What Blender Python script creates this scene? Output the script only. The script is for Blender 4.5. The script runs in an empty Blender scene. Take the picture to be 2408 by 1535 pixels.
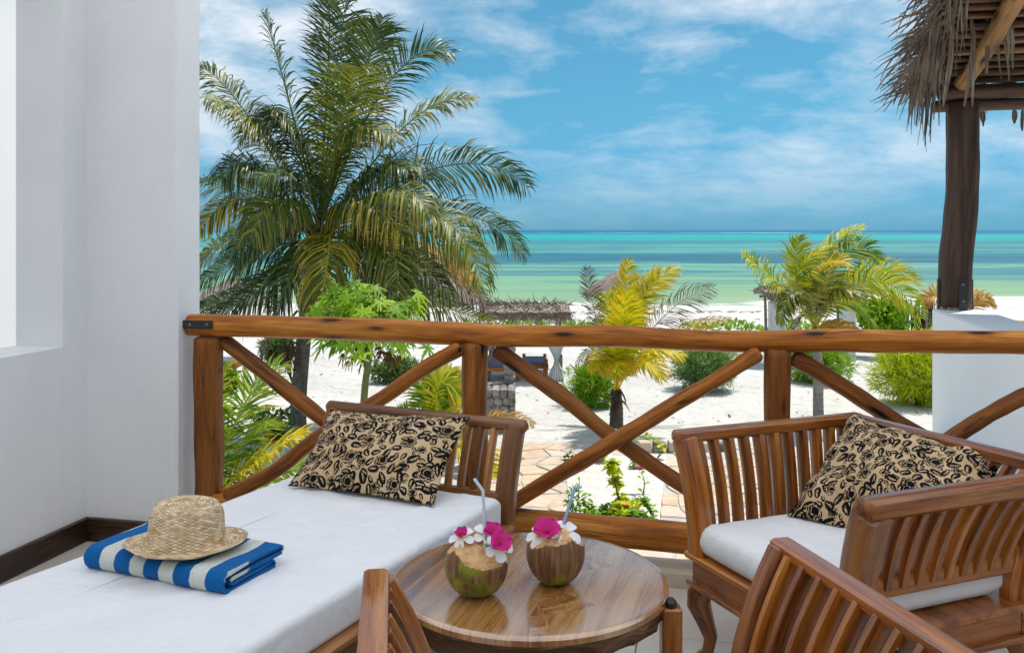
import bpy, math, random
import numpy as np
from mathutils import Vector, Matrix

random.seed(7)
rnd = random.random
def ru(a, b): return a + (b - a) * rnd()
R = math.radians
scene = bpy.context.scene
C = scene.collection

# ------------------------------------------------------------------ camera
FPX, CX, HY, EYE = 2128.0, 1204.0, 541.0, 1.40      # focal length and horizon, in units of a 2408 wide picture
cam_d = bpy.data.cameras.new('camera')
cam = bpy.data.objects.new('camera', cam_d); C.objects.link(cam)
cam.location = (0, 0, EYE); cam.rotation_euler = (R(90), 0, 0)
cam_d.sensor_width = 36.0; cam_d.lens = 36.0 * FPX / 2408.0
cam_d.shift_y = -(767.5 - HY) / 2408.0
cam_d.clip_start = 0.05; cam_d.clip_end = 60000
scene.camera = cam

# ------------------------------------------------------------------ light and sky
SUN_EL, SUN_AZ = R(68), R(52)          # azimuth measured from +Y (seaward) towards +X (right)
world = bpy.data.worlds.new('World'); scene.world = world; world.use_nodes = True
wn, wl = world.node_tree.nodes, world.node_tree.links
wn.clear()
def wnode(t, **kw):
    n = wn.new(t)
    for k, v in kw.items(): setattr(n, k, v)
    return n
w_out = wnode('ShaderNodeOutputWorld'); w_bg = wnode('ShaderNodeBackground')
sky = wnode('ShaderNodeTexSky'); sky.sky_type = 'NISHITA'; sky.sun_disc = False
sky.sun_elevation = SUN_EL; sky.sun_rotation = SUN_AZ
sky.air_density = 1.0; sky.dust_density = 0.15; sky.ozone_density = 2.0; sky.altitude = 0
tint = wnode('ShaderNodeMix', data_type='RGBA', blend_type='MULTIPLY')
tint.inputs[0].default_value = 1.0
wl.new(sky.outputs[0], tint.inputs[6])
tc = wnode('ShaderNodeTexCoord')
sep = wnode('ShaderNodeSeparateXYZ'); wl.new(tc.outputs['Generated'], sep.inputs[0])
def wmath(op, a, b=None, clamp=False):
    n = wnode('ShaderNodeMath', operation=op); n.use_clamp = clamp
    for i, x in enumerate((a, b)):
        if x is None: continue
        if isinstance(x, (int, float)): n.inputs[i].default_value = x
        else: wl.new(x, n.inputs[i])
    return n.outputs[0]
den = wmath('ADD', wmath('ABSOLUTE', sep.outputs[2]), 0.30)
comb = wnode('ShaderNodeCombineXYZ')
wl.new(wmath('DIVIDE', sep.outputs[0], den), comb.inputs[0]); wl.new(wmath('DIVIDE', sep.outputs[1], den), comb.inputs[1])
def wnoise(scale, detail, rough, offs, dist=0.0):
    m = wnode('ShaderNodeMapping'); m.inputs['Location'].default_value = offs
    m.inputs['Scale'].default_value = (0.85, 1.0, 1.0)
    wl.new(comb.outputs[0], m.inputs[0])
    n = wnode('ShaderNodeTexNoise'); n.inputs['Scale'].default_value = scale
    n.inputs['Detail'].default_value = detail; n.inputs['Roughness'].default_value = rough
    n.inputs['Distortion'].default_value = dist
    wl.new(m.outputs[0], n.inputs['Vector']); return n.outputs[0]
def wramp(x, stops):
    n = wnode('ShaderNodeValToRGB'); wl.new(x, n.inputs[0])
    e = n.color_ramp.elements
    while len(e) < len(stops): e.new(0.5)
    for i, (p, v) in enumerate(stops): e[i].position = p; e[i].color = (v, v, v, 1) if isinstance(v, (int, float)) else (*v, 1)
    return n.outputs[0]
big = wnoise(1.5, 5, 0.5, (5.5, 2.2, 0), 0.2)
fine = wnoise(6.0, 12, 0.64, (0.4, 5.2, 0), 0.25)
cl = wmath('ADD', wmath('MULTIPLY', big, 0.62), wmath('MULTIPLY', fine, 0.38))
cloud = wramp(cl, [(0.42, 0.03), (0.49, 0.30), (0.54, 0.55), (0.61, 0.97)])
wl.new(wramp(sep.outputs[2], [(0.0, (.165, .535, 1.10)), (0.04, (.20, .58, 1.0)), (0.13, (.30, .79, .95)), (0.30, (.37, .97, 1.0))]), tint.inputs[7])   # sea air: deep blue down to the horizon
lowveil = wramp(sep.outputs[2], [(0.0, 0.05), (0.04, .30), (0.09, .72), (0.20, 1.0)])      # clouds thin out into the sea haze
cfac = wmath('MULTIPLY', cloud, lowveil)
mixc = wnode('ShaderNodeMix', data_type='RGBA'); wl.new(cfac, mixc.inputs[0])
wl.new(tint.outputs[2], mixc.inputs[6]); mixc.inputs[7].default_value = (8.3, 8.9, 9.6, 1)
wl.new(mixc.outputs[2], w_bg.inputs[0]); w_bg.inputs[1].default_value = 0.098
wl.new(w_bg.outputs[0], w_out.inputs[0])

sun_d = bpy.data.lights.new('sun', 'SUN'); sun = bpy.data.objects.new('sun', sun_d); C.objects.link(sun)
sun_d.energy = 4.2; sun_d.angle = R(0.53); sun_d.color = (1.0, 0.95, 0.87)
sd = Vector((math.cos(SUN_EL) * math.sin(SUN_AZ), math.cos(SUN_EL) * math.cos(SUN_AZ), math.sin(SUN_EL)))
sun.rotation_euler = sd.to_track_quat('Z', 'Y').to_euler(); sun.location = (0, 0, 30)
vs = scene.view_settings
vs.view_transform = 'Standard'; vs.look = 'None'; vs.exposure = 0.10; vs.gamma = 1.0; vs.use_curve_mapping = False
scene.render.engine = 'CYCLES'
scene.cycles.max_bounces = 10; scene.cycles.diffuse_bounces = 5; scene.cycles.transparent_max_bounces = 8
try: scene.cycles.use_denoising = True
except Exception: pass

# ------------------------------------------------------------------ coordinates
YAW = math.atan2(0.225, 0.974)
cu, su = math.cos(YAW), math.sin(YAW)
def H(u, v, z): return Vector((cu * u + su * v, -su * u + cu * v, z))   # house axes: u along the railing, v seaward
def pt(px, py, Z): return Vector(((px - CX) / FPX * Z, Z, EYE - (py - HY) / FPX * Z))
def pz(px, py, z):
    Z = (EYE - z) * FPX / (py - HY); return Vector(((px - CX) / FPX * Z, Z, z))
GZ = -3.2                                                             # garden sand level
SEA = -4.2
UP = Vector((0, 0, 1))

# ------------------------------------------------------------------ mesh helpers
class MB:
    def __init__(s): s.v = []; s.f = []; s.g = []; s.m = []; s.c = []
    def vert(s, p, g=(0, 0, 0)): s.v.append(tuple(p)); s.g.append(tuple(g)); return len(s.v) - 1
    def face(s, *i, m=0): s.f.append(tuple(i)); s.m.append(m)
    def sweep(s, path, size, sec='rect', up=UP, m=0, cap=True, ch=0.22, n=10, bev=None, wob=0.0, g0=0.0):
        """size: (a,b) half sizes or list of them; a along side axis, b along the 'up' axis"""
        path = [Vector(p) for p in path]; N = len(path)
        if not isinstance(size, list): size = [size] * N
        if sec == 'rect':
            S = [(1, 1 - ch), (1 - ch, 1), (-1 + ch, 1), (-1, 1 - ch), (-1, -1 + ch), (-1 + ch, -1), (1 - ch, -1), (1, -1 + ch)]
        else:
            S = [(math.cos(2 * math.pi * k / n), math.sin(2 * math.pi * k / n)) for k in range(n)]
        rows = []; L = g0
        ph = ru(0, 50)
        pts = list(path); szs = list(size)
        if bev and N >= 2:
            d0 = (path[1] - path[0]).normalized(); d1 = (path[-1] - path[-2]).normalized()
            k0, k1 = size[0], size[-1]
            pts = [path[0]] + [path[0] + d0 * bev] + path[1:-1] + [path[-1] - d1 * bev, path[-1]]
            szs = [(max(k0[0] - bev, k0[0] * .3), max(k0[1] - bev, k0[1] * .3)), k0] + list(size[1:-1]) + [k1, (max(k1[0] - bev, k1[0] * .3), max(k1[1] - bev, k1[1] * .3))]
        M = len(pts)
        for i in range(M):
            t = (pts[min(i + 1, M - 1)] - pts[max(i - 1, 0)])
            t = t.normalized() if t.length > 1e-9 else Vector((0, 0, 1))
            x = up.cross(t)
            if x.length < 1e-4: x = Vector((1, 0, 0)).cross(t)
            x.normalize(); y = t.cross(x)
            if i: L += (pts[i] - pts[i - 1]).length
            a, b = szs[i]
            row = []
            for (cx, cy) in S:
                w = 1.0
                if wob: w = 1 + wob * math.sin(3.1 * L * 4 + ph + 2.2 * cx) * math.cos(1.7 * L * 5 + ph * .7 + 1.6 * cy)
                row.append(s.vert(pts[i] + x * (a * cx * w) + y * (b * cy * w), (L, a * cx, b * cy)))
            rows.append(row)
        K = len(S)
        for i in range(M - 1):
            for k in range(K):
                s.face(rows[i][k], rows[i][(k + 1) % K], rows[i + 1][(k + 1) % K], rows[i + 1][k], m=m)
        if cap:
            s.face(*rows[0][::-1], m=m); s.face(*rows[-1], m=m)
        return s
    def box(s, c, half, ax=None, bev=0.004, m=0):
        """bevelled box; ax = 3 unit axes; the grain runs along the longest one"""
        c = Vector(c); ax = ax or (Vector((1, 0, 0)), Vector((0, 1, 0)), Vector((0, 0, 1)))
        ax = [Vector(a) for a in ax]
        o = sorted(range(3), key=lambda i: -half[i])
        l = o[0]; r = [i for i in range(3) if i != l]
        up = ax[r[1]]
        a, b = half[r[0]], half[r[1]]
        bev = min(bev, a * .45, b * .45, half[l] * .45)
        return s._rb(c, ax[l], half[l], ax[r[0]], a, up, b, bev, m)
    def _rb(s, c, d, hl, x, a, y, b, bev, m):
        S = [(a, b - bev), (a - bev, b), (-a + bev, b), (-a, b - bev), (-a, -b + bev), (-a + bev, -b), (a - bev, -b), (a, -b + bev)]
        if (x.cross(y)).dot(d) < 0: S = [(-p, q) for p, q in S][::-1]; S = S[-1:] + S[:-1]
        rows = []
        for (t, ins) in ((-hl, bev), (-hl + bev, 0), (hl - bev, 0), (hl, bev)):
            row = []
            for (p, q) in S:
                p2 = p - math.copysign(min(ins, abs(p)), p); q2 = q - math.copysign(min(ins, abs(q)), q)
                row.append(s.vert(c + d * t + x * p2 + y * q2, (t, p2, q2)))
            rows.append(row)
        flip = False
        for i in range(3):
            for k in range(8):
                q = (rows[i][k], rows[i][(k + 1) % 8], rows[i + 1][(k + 1) % 8], rows[i + 1][k])
                s.face(*q, m=m)
        s.face(*rows[0][::-1], m=m); s.face(*rows[-1], m=m)
        return s
    def ribbon(s, path, widths, side, m=0, g=None):
        path = [Vector(p) for p in path]; prev = None
        for i, p in enumerate(path):
            w = widths[i]; sd_ = side[i] if isinstance(side, list) else side
            gg = g[i] if g else (i / (len(path) - 1), 0, 0)
            if w < 1e-5 and i: cur = (s.vert(p, gg),)
            else: cur = (s.vert(p - sd_ * w, gg), s.vert(p + sd_ * w, gg))
            if prev:
                if len(cur) == 2 and len(prev) == 2: s.face(prev[0], prev[1], cur[1], cur[0], m=m)
                elif len(cur) == 1 and len(prev) == 2: s.face(prev[0], prev[1], cur[0], m=m)
            prev = cur
        return s

wloc = {}
def link(o, parent=None):
    C.objects.link(o)
    if parent is not None:
        o.parent = parent; o.location = -wloc[parent.name] if parent.name in wloc else Vector((0, 0, 0))
        wloc[o.name] = Vector((0, 0, 0))
    else: wloc[o.name] = Vector(o.location)
    return o
def obj(name, mb, mats, parent=None, smooth=40, at=None):
    """mesh in world coordinates; a top-level mesh gets its origin at `at`"""
    me = bpy.data.meshes.new(name)
    off = Vector(at) if (at is not None and parent is None) else Vector((0, 0, 0))
    vs_ = [tuple(Vector(p) - off) for p in mb.v] if off.length else mb.v
    me.from_pydata(vs_, [], mb.f)
    if not isinstance(mats, (list, tuple)): mats = [mats]
    for mm in mats: me.materials.append(mm)
    if len(mats) > 1: me.polygons.foreach_set('material_index', mb.m)
    a = me.attributes.new('gr', 'FLOAT_VECTOR', 'POINT')
    a.data.foreach_set('vector', np.array(mb.g, dtype=np.float32).ravel())
    if mb.c:
        a = me.attributes.new('print', 'FLOAT', 'POINT'); a.data.foreach_set('value', np.array(mb.c, dtype=np.float32))
    if smooth is not None:
        me.polygons.foreach_set('use_smooth', [True] * len(me.polygons))
        if smooth < 180: me.set_sharp_from_angle(angle=R(smooth))
    me.update()
    o = bpy.data.objects.new(name, me)
    if parent is None: o.location = off
    return link(o, parent)
def tag(o, label=None, cat=None, group=None, kind=None):
    if label: o['label'] = label
    if cat: o['category'] = cat
    if group: o['group'] = group
    if kind: o['kind'] = kind
    return o
def thing(name, label, cat, loc, group=None):
    o = bpy.data.objects.new(name, None); o.empty_display_size = 0.1; o.location = Vector(loc); link(o)
    return tag(o, label, cat, group)
def bez(a, m, b, n):
    """quadratic through m at t=.5"""
    a, m, b = Vector(a), Vector(m), Vector(b); c = m * 2 - (a + b) * .5
    return [a * (1 - t) ** 2 + c * (2 * t * (1 - t)) + b * t * t for t in [i / (n - 1) for i in range(n)]]
def spline(P, n):
    """catmull-rom through points"""
    P = [Vector(p) for p in P]; Q = [P[0] * 2 - P[1]] + P + [P[-1] * 2 - P[-2]]; out = []
    for i in range(len(P) - 1):
        a, b, c, d = Q[i:i + 4]
        for k in range(n):
            t = k / n
            out.append(.5 * ((2 * b) + (c - a) * t + (2 * a - 5 * b + 4 * c - d) * t * t + (3 * b - a - 3 * c + d) * t ** 3))
    return out + [P[-1]]

# ------------------------------------------------------------------ materials
def M(name):
    m = bpy.data.materials.new(name); m.use_nodes = True
    nt = m.node_tree; nt.nodes.clear()
    o = nt.nodes.new('ShaderNodeOutputMaterial'); b = nt.nodes.new('ShaderNodeBsdfPrincipled')
    nt.links.new(b.outputs[0], o.inputs[0]); return m, nt, b, o
class N:
    """tiny node-graph writer"""
    def __init__(s, nt): s.nt = nt
    def new(s, t, **kw):
        n = s.nt.nodes.new(t)
        for k, v in kw.items(): setattr(n, k, v)
        return n
    def put(s, sock, v):
        if isinstance(v, (int, float)): sock.default_value = v
        elif isinstance(v, (tuple, list)): sock.default_value = tuple(v) if len(v) != 3 or len(sock.default_value) == 3 else (*v, 1)
        else: s.nt.links.new(v, sock)
    def gr(s, name='gr'): n = s.new('ShaderNodeAttribute'); n.attribute_name = name; return n.outputs['Vector']
    def fac(s, name): n = s.new('ShaderNodeAttribute'); n.attribute_name = name; return n.outputs['Fac']
    def co(s): return s.new('ShaderNodeTexCoord').outputs['Object']
    def pos(s): return s.new('ShaderNodeNewGeometry').outputs['Position']
    def rand(s): return s.new('ShaderNodeObjectInfo').outputs['Random']
    def math(s, op, a, b=0.0, clamp=False):
        n = s.new('ShaderNodeMath', operation=op); n.use_clamp = clamp; s.put(n.inputs[0], a); s.put(n.inputs[1], b); return n.outputs[0]
    def sep(s, v): n = s.new('ShaderNodeSeparateXYZ'); s.put(n.inputs[0], v); return n.outputs
    def comb(s, x, y, z):
        n = s.new('ShaderNodeCombineXYZ')
        for i, q in enumerate((x, y, z)): s.put(n.inputs[i], q)
        return n.outputs[0]
    def scale(s, v, sc, loc=(0, 0, 0)):
        n = s.new('ShaderNodeMapping'); s.put(n.inputs[0], v); n.inputs['Scale'].default_value = sc; n.inputs['Location'].default_value = loc; return n.outputs[0]
    def shift(s, v, r, k=37.0):
        n = s.new('ShaderNodeVectorMath', operation='ADD'); s.put(n.inputs[0], v)
        q = s.math('MULTIPLY', r, k); s.put(n.inputs[1], s.comb(q, q, q)); return n.outputs[0]
    def noise(s, v, sc, det=4, ro=.5, dist=0.0):
        n = s.new('ShaderNodeTexNoise'); s.put(n.inputs['Vector'], v); n.inputs['Scale'].default_value = sc
        n.inputs['Detail'].default_value = det; n.inputs['Roughness'].default_value = ro; n.inputs['Distortion'].default_value = dist; return n.outputs[0]
    def vor(s, v, sc, feat='F1', rnd_=1.0):
        n = s.new('ShaderNodeTexVoronoi', feature=feat); s.put(n.inputs['Vector'], v); n.inputs['Scale'].default_value = sc
        n.inputs['Randomness'].default_value = rnd_; return n
    def ramp(s, x, stops, interp='LINEAR'):
        n = s.new('ShaderNodeValToRGB'); s.put(n.inputs[0], x); n.color_ramp.interpolation = interp
        e = n.color_ramp.elements
        while len(e) < len(stops): e.new(0.5)
        for i, (p, v) in enumerate(stops):
            e[i].position = p; e[i].color = (v, v, v, 1) if isinstance(v, (int, float)) else (*v, 1)
        return n.outputs[0]
    def mix(s, f, a, b, bt='MIX'):
        n = s.new('ShaderNodeMix', data_type='RGBA', blend_type=bt); s.put(n.inputs[0], f); s.put(n.inputs[6], a); s.put(n.inputs[7], b); return n.outputs[2]
    def bump(s, h, st=.3, d=.01):
        n = s.new('ShaderNodeBump'); s.put(n.inputs['Height'], h); n.inputs['Strength'].default_value = st; n.inputs['Distance'].default_value = d; return n.outputs[0]

def wood(name, dark, mid, light, rough=.45, knots=0.0, gsc=1.0, spec=.4, crack=.35, patch=0.0, coat=0.0, cior=2.05):
    m, nt, b, o = M(name); n = N(nt)
    g = n.shift(n.gr(), n.rand())
    broad = n.noise(n.scale(g, (1.3 * gsc, 16 * gsc, 16 * gsc)), 1.0, 5, .6, .6)
    fine_ = n.noise(n.scale(g, (7 * gsc, 150 * gsc, 150 * gsc)), 1.0, 3, .6)
    x = n.math('ADD', n.math('MULTIPLY', broad, .72), n.math('MULTIPLY', fine_, .28))
    col = n.ramp(x, [(.36, dark), (.49, mid), (.62, light)])
    big_ = n.noise(n.scale(g, (1.1, 5, 5)), 1.0, 3, .5)
    col = n.mix(n.ramp(big_, [(.35, .0), (.7, .55)]), col, n.mix(1.0, col, (.62, .55, .50), 'MULTIPLY'))
    tone = n.ramp(n.math('FRACT', n.math('MULTIPLY', n.rand(), 7.31)), [(0, (.66, .62, .60)), (.5, (.95, .95, .95)), (1, (1.22, 1.16, 1.10))])
    col = n.mix(1.0, col, tone, 'MULTIPLY')
    vor = n.vor(n.scale(g, (.9, 40, 40)), 1.0, 'DISTANCE_TO_EDGE')
    ck = n.math('MULTIPLY', n.ramp(vor.outputs['Distance'], [(.0, 1.0), (.035, 0.0)]), n.ramp(n.noise(g, 3.0, 2), [(.47, 0.0), (.58, crack)]))
    col = n.mix(ck, col, tuple(c * .25 for c in dark))
    if knots:
        kv = n.vor(n.scale(g, (5.0, 22, 22)), 1.0)
        pick = n.ramp(n.sep(kv.outputs['Color'])[0], [(1 - knots, 0.0), (1 - knots + .01, 1.0)])
        core = n.math('MULTIPLY', n.ramp(kv.outputs['Distance'], [(.16, 1.0), (.30, 0.0)]), pick)
        halo = n.math('MULTIPLY', n.ramp(kv.outputs['Distance'], [(.2, .75), (.55, 0.0)]), pick)
        col = n.mix(halo, col, dark); col = n.mix(core, col, (.012, .006, .003))
    if patch:   # old bark left on in streaks
        pb = n.ramp(n.noise(n.scale(g, (1.6, 26, 26)), 1.0, 6, .7), [(.50, 0.0), (.62, patch)])
        col = n.mix(pb, col, (.035, .02, .012))
    n.put(b.inputs['Base Color'], col)
    n.put(b.inputs['Roughness'], n.ramp(fine_, [(.3, rough - .08), (.7, rough + .12)]))
    b.inputs['Specular IOR Level'].default_value = spec
    if coat: b.inputs['Coat Weight'].default_value = coat; b.inputs['Coat IOR'].default_value = cior; b.inputs['Coat Roughness'].default_value = .16 if cior > 2 else .22
    n.put(b.inputs['Normal'], n.bump(n.math('ADD', x, n.math('MULTIPLY', ck, -1.0)), .30, .005))
    return m
def plain(name, col, rough=.6, var=.08, sc=8, bump=.1, spec=.3, bd=.004, metal=0.0):
    m, nt, b, o = M(name); n = N(nt)
    v = n.shift(n.co(), n.rand())
    x = n.noise(v, sc, 5, .6)
    n.put(b.inputs['Base Color'], n.ramp(x, [(.3, tuple(c * (1 - var) for c in col)), (.7, tuple(min(1, c * (1 + var)) for c in col))]))
    b.inputs['Roughness'].default_value = rough; b.inputs['Specular IOR Level'].default_value = spec; b.inputs['Metallic'].default_value = metal
    if bump: n.put(b.inputs['Normal'], n.bump(n.noise(v, sc * 6, 5, .65), bump, bd))
    return m
def leaf(name, cols, tip=None, rough=.42, trans=.35, spec=.45, tipat=.75, sat=None):
    """cols = (dark, mid, light) picked by the leaf's own random number; tip = dry tip colour"""
    m, nt, b, o = M(name); n = N(nt)
    g = n.sep(n.gr())            # x = along leaflet, y = along frond, z = random
    col = n.ramp(g[2], [(.05, cols[0]), (.5, cols[1]), (.95, cols[2])])
    if tip is not None:
        col = n.mix(n.ramp(n.math('ADD', g[0], n.math('MULTIPLY', n.math('SUBTRACT', g[2], .5), .7)), [(tipat - .15, 0.0), (tipat + .25, .85)]), col, tip)
    n.put(b.inputs['Base Color'], col); b.inputs['Roughness'].default_value = rough; b.inputs['Specular IOR Level'].default_value = spec
    tr = n.new('ShaderNodeBsdfTranslucent'); n.put(tr.inputs[0], n.mix(1.0, col, (1.25, 1.25, .7), 'MULTIPLY'))
    mx = n.new('ShaderNodeMixShader'); mx.inputs[0].default_value = trans
    nt.links.new(b.outputs[0], mx.inputs[1]); nt.links.new(tr.outputs[0], mx.inputs[2]); nt.links.new(mx.outputs[0], o.inputs[0])
    return m

W_RAIL = wood('rail wood', (.22, .062, .008), (.45, .155, .017), (.66, .31, .065), .40, knots=.34, crack=.9, patch=.25, spec=.22)
W_BRACE = wood('brace wood', (.14, .040, .006), (.31, .100, .016), (.46, .195, .045), .46, knots=.26, crack=.8, patch=.6, spec=.2)
W_POSTR = wood('railing post wood', (.17, .05, .008), (.34, .115, .018), (.47, .19, .04), .5, knots=.2, crack=.7, patch=.4, spec=.2)
W_TEAK = wood('teak', (.13, .032, .004), (.35, .102, .010), (.54, .21, .030), .30, crack=.6, spec=.4, coat=.6, cior=1.55)
W_BED = wood('bed wood', (.15, .052, .012), (.29, .12, .032), (.43, .21, .07), .36, crack=.5, spec=.4, coat=.3, cior=1.5)
W_TABLE = wood('table top wood', (.12, .036, .006), (.48, .205, .05), (.70, .41, .16), .20, gsc=.7, crack=.1, spec=.9, coat=1.0)
W_TEDGE = wood('table edge wood', (.035, .015, .007), (.13, .055, .022), (.30, .15, .07), .5, gsc=1.3, crack=.9, patch=.6)
W_DARK = wood('dark weathered wood', (.025, .012, .007), (.065, .030, .016), (.13, .065, .036), .6, crack=.7)
W_POLE = wood('roof pole wood', (.05, .024, .011), (.13, .064, .028), (.25, .13, .06), .6, crack=.5)
W_RAFT = wood('peeled rafter wood', (.15, .065, .02), (.34, .17, .055), (.48, .28, .12), .6, knots=.2, patch=.5)
W_GREY = wood('grey driftwood', (.12, .10, .085), (.27, .235, .20), (.42, .38, .34), .8, crack=.6)
W_SKIRT = wood('skirting wood', (.020, .009, .004), (.040, .018, .008), (.07, .03, .014), .3, crack=.1, spec=.5)
PLASTER = plain('white plaster', (.785, .785, .785), .75, .06, .9, .45, .2, .010)
PLASTER_OUT = plain('white outdoor plaster', (.82, .82, .82), .8, .03, 1.2, .18, .2, .004)
METAL = plain('black painted iron', (.018, .017, .018), .45, .2, 20, .15, .5)
BOLT = plain('grey bolt', (.22, .21, .2), .4, .1, 40, .05, .5, metal=.7)
CANVAS_W = None

def canvas_mat():
    m, nt, b, o = M('added canopy cloth'); n = N(nt)
    d = n.new('ShaderNodeBsdfDiffuse'); d.inputs[0].default_value = (.92, .92, .92, 1)
    t = n.new('ShaderNodeBsdfTranslucent'); t.inputs[0].default_value = (.965, .97, 1.0, 1)
    mx = n.new('ShaderNodeMixShader'); mx.inputs[0].default_value = .78
    nt.links.new(d.outputs[0], mx.inputs[1]); nt.links.new(t.outputs[0], mx.inputs[2]); nt.links.new(mx.outputs[0], o.inputs[0])
    return m
def fabric(name, col, rough=.9, weave=900, bump=.12, wrinkle=.25):
    m, nt, b, o = M(name); n = N(nt); v = n.co()
    b.inputs['Roughness'].default_value = rough; b.inputs['Specular IOR Level'].default_value = .15
    b.inputs['Sheen Weight'].default_value = .15
    x = n.noise(v, 5, 4, .6)
    n.put(b.inputs['Base Color'], n.ramp(x, [(.3, tuple(c * .95 for c in col)), (.7, col)]))
    w = n.new('ShaderNodeTexNoise'); n.put(w.inputs['Vector'], n.scale(v, (1, 1, .12))); w.inputs['Scale'].default_value = weave * .35; w.inputs['Detail'].default_value = 2
    wr = n.noise(v, 3.2, 3, .5, .8)
    soft = n.new('ShaderNodeBump'); n.put(soft.inputs['Height'], n.noise(n.scale(v, (1, 1.8, 1)), 4.5, 5, .55, 1.2)); soft.inputs['Strength'].default_value = min(1, wrinkle * 1.6); soft.inputs['Distance'].default_value = .035
    bb = n.new('ShaderNodeBump'); n.put(bb.inputs['Height'], n.math('ADD', n.math('MULTIPLY', w.outputs[0], bump), wr)); bb.inputs['Strength'].default_value = .35; bb.inputs['Distance'].default_value = .004
    nt.links.new(soft.outputs[0], bb.inputs['Normal']); nt.links.new(bb.outputs[0], b.inputs['Normal'])
    return m
MATT = fabric('white mattress cotton', (.81, .815, .83))
SEATC = fabric('white seat cushion cloth', (.79, .795, .805))
DRAPE = fabric('white drape cloth', (.80, .80, .80), wrinkle=.5)
LOUNGE = fabric('slate lounge cushion', (.13, .13, .22))

def print_mat():
    m, nt, b, o = M('black floral print on cream cloth'); n = N(nt)
    f = n.fac('print')
    v = n.co()
    f = n.ramp(f, [(.26, 0.0), (.62, 1.0)])
    base = n.ramp(n.noise(v, 9, 4, .6), [(.3, (.52, .36, .19)), (.7, (.64, .47, .28))])
    blk = (.004, .004, .005)
    n.put(b.inputs['Base Color'], n.mix(f, base, blk))
    n.put(b.inputs['Roughness'], n.ramp(f, [(0, .8), (1, .65)]))
    b.inputs['Specular IOR Level'].default_value = .12
    n.put(b.inputs['Normal'], n.bump(n.math('ADD', n.math('MULTIPLY', f, .6), n.noise(v, 160, 2)), .3, .003))
    return m
PRINT = print_mat()

# sand, paving, sea ------------------------------------------------
def sand_mat(name, c0, c1, fine_=1.0):
    m, nt, b, o = M(name); n = N(nt); p = n.pos()
    lg = n.noise(p, .35, 5, .6); sm = n.noise(p, 5.5, 6, .65); dot = n.vor(p, 3.2)
    col = n.ramp(n.math('ADD', n.math('MULTIPLY', lg, .5), n.math('MULTIPLY', sm, .5)), [(.36, c0), (.6, c1)])
    spk = n.math('MULTIPLY', n.ramp(dot.outputs['Distance'], [(.04, .55), (.10, 0.0)]), n.ramp(n.sep(dot.outputs['Color'])[0], [(.72, 0.0), (.75, 1.0)]))
    col = n.mix(spk, col, (.22, .19, .15))
    n.put(b.inputs['Base Color'], col); b.inputs['Roughness'].default_value = .95; b.inputs['Specular IOR Level'].default_value = .1
    h = n.math('ADD', n.math('MULTIPLY', n.noise(p, 2.2, 6, .7), 1.0), n.math('MULTIPLY', n.vor(p, 2.6, 'SMOOTH_F1').outputs['Distance'], .5))
    n.put(b.inputs['Normal'], n.bump(h, .85, .16))
    return m
SAND = sand_mat('white coral sand', (.53, .51, .475), (.69, .67, .64))
BEDSAND = sand_mat('planting bed sand', (.60, .56, .50), (.76, .73, .68))
def flag_mat():
    m, nt, b, o = M('flagstone'); n = N(nt); p = n.pos(); r = n.rand()
    base = n.ramp(r, [(0, (.60, .36, .15)), (.2, (.64, .46, .28)), (.42, (.46, .41, .38)), (.6, (.62, .40, .26)), (.8, (.66, .54, .40)), (1, (.58, .33, .14))])
    x = n.noise(n.scale(p, (1.2, 3.2, 3)), 2.0, 6, .65, .5)
    col = n.mix(n.ramp(x, [(.35, .0), (.62, .75)]), base, n.ramp(n.noise(p, 4, 4), [(.3, (.44, .40, .38)), (.7, (.70, .64, .56))]))
    n.put(b.inputs['Base Color'], col); b.inputs['Roughness'].default_value = .8; b.inputs['Specular IOR Level'].default_value = .2
    n.put(b.inputs['Normal'], n.bump(n.noise(p, 9, 6, .7), .5, .02)); return m
FLAG = flag_mat()
def coral_mat():
    m, nt, b, o = M('coral rag stone'); n = N(nt); p = n.pos(); r = n.rand()
    x = n.noise(p, 7, 7, .7, .4); v = n.vor(p, 16, 'F1')
    col = n.ramp(n.math('ADD', n.math('MULTIPLY', x, .8), n.math('MULTIPLY', r, .2)), [(.32, (.10, .09, .08)), (.48, (.30, .27, .24)), (.68, (.50, .46, .42))])
    n.put(b.inputs['Base Color'], col); b.inputs['Roughness'].default_value = .95
    n.put(b.inputs['Normal'], n.bump(n.math('ADD', x, v.outputs['Distance']), .8, .05)); return m
CORAL = coral_mat()
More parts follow.
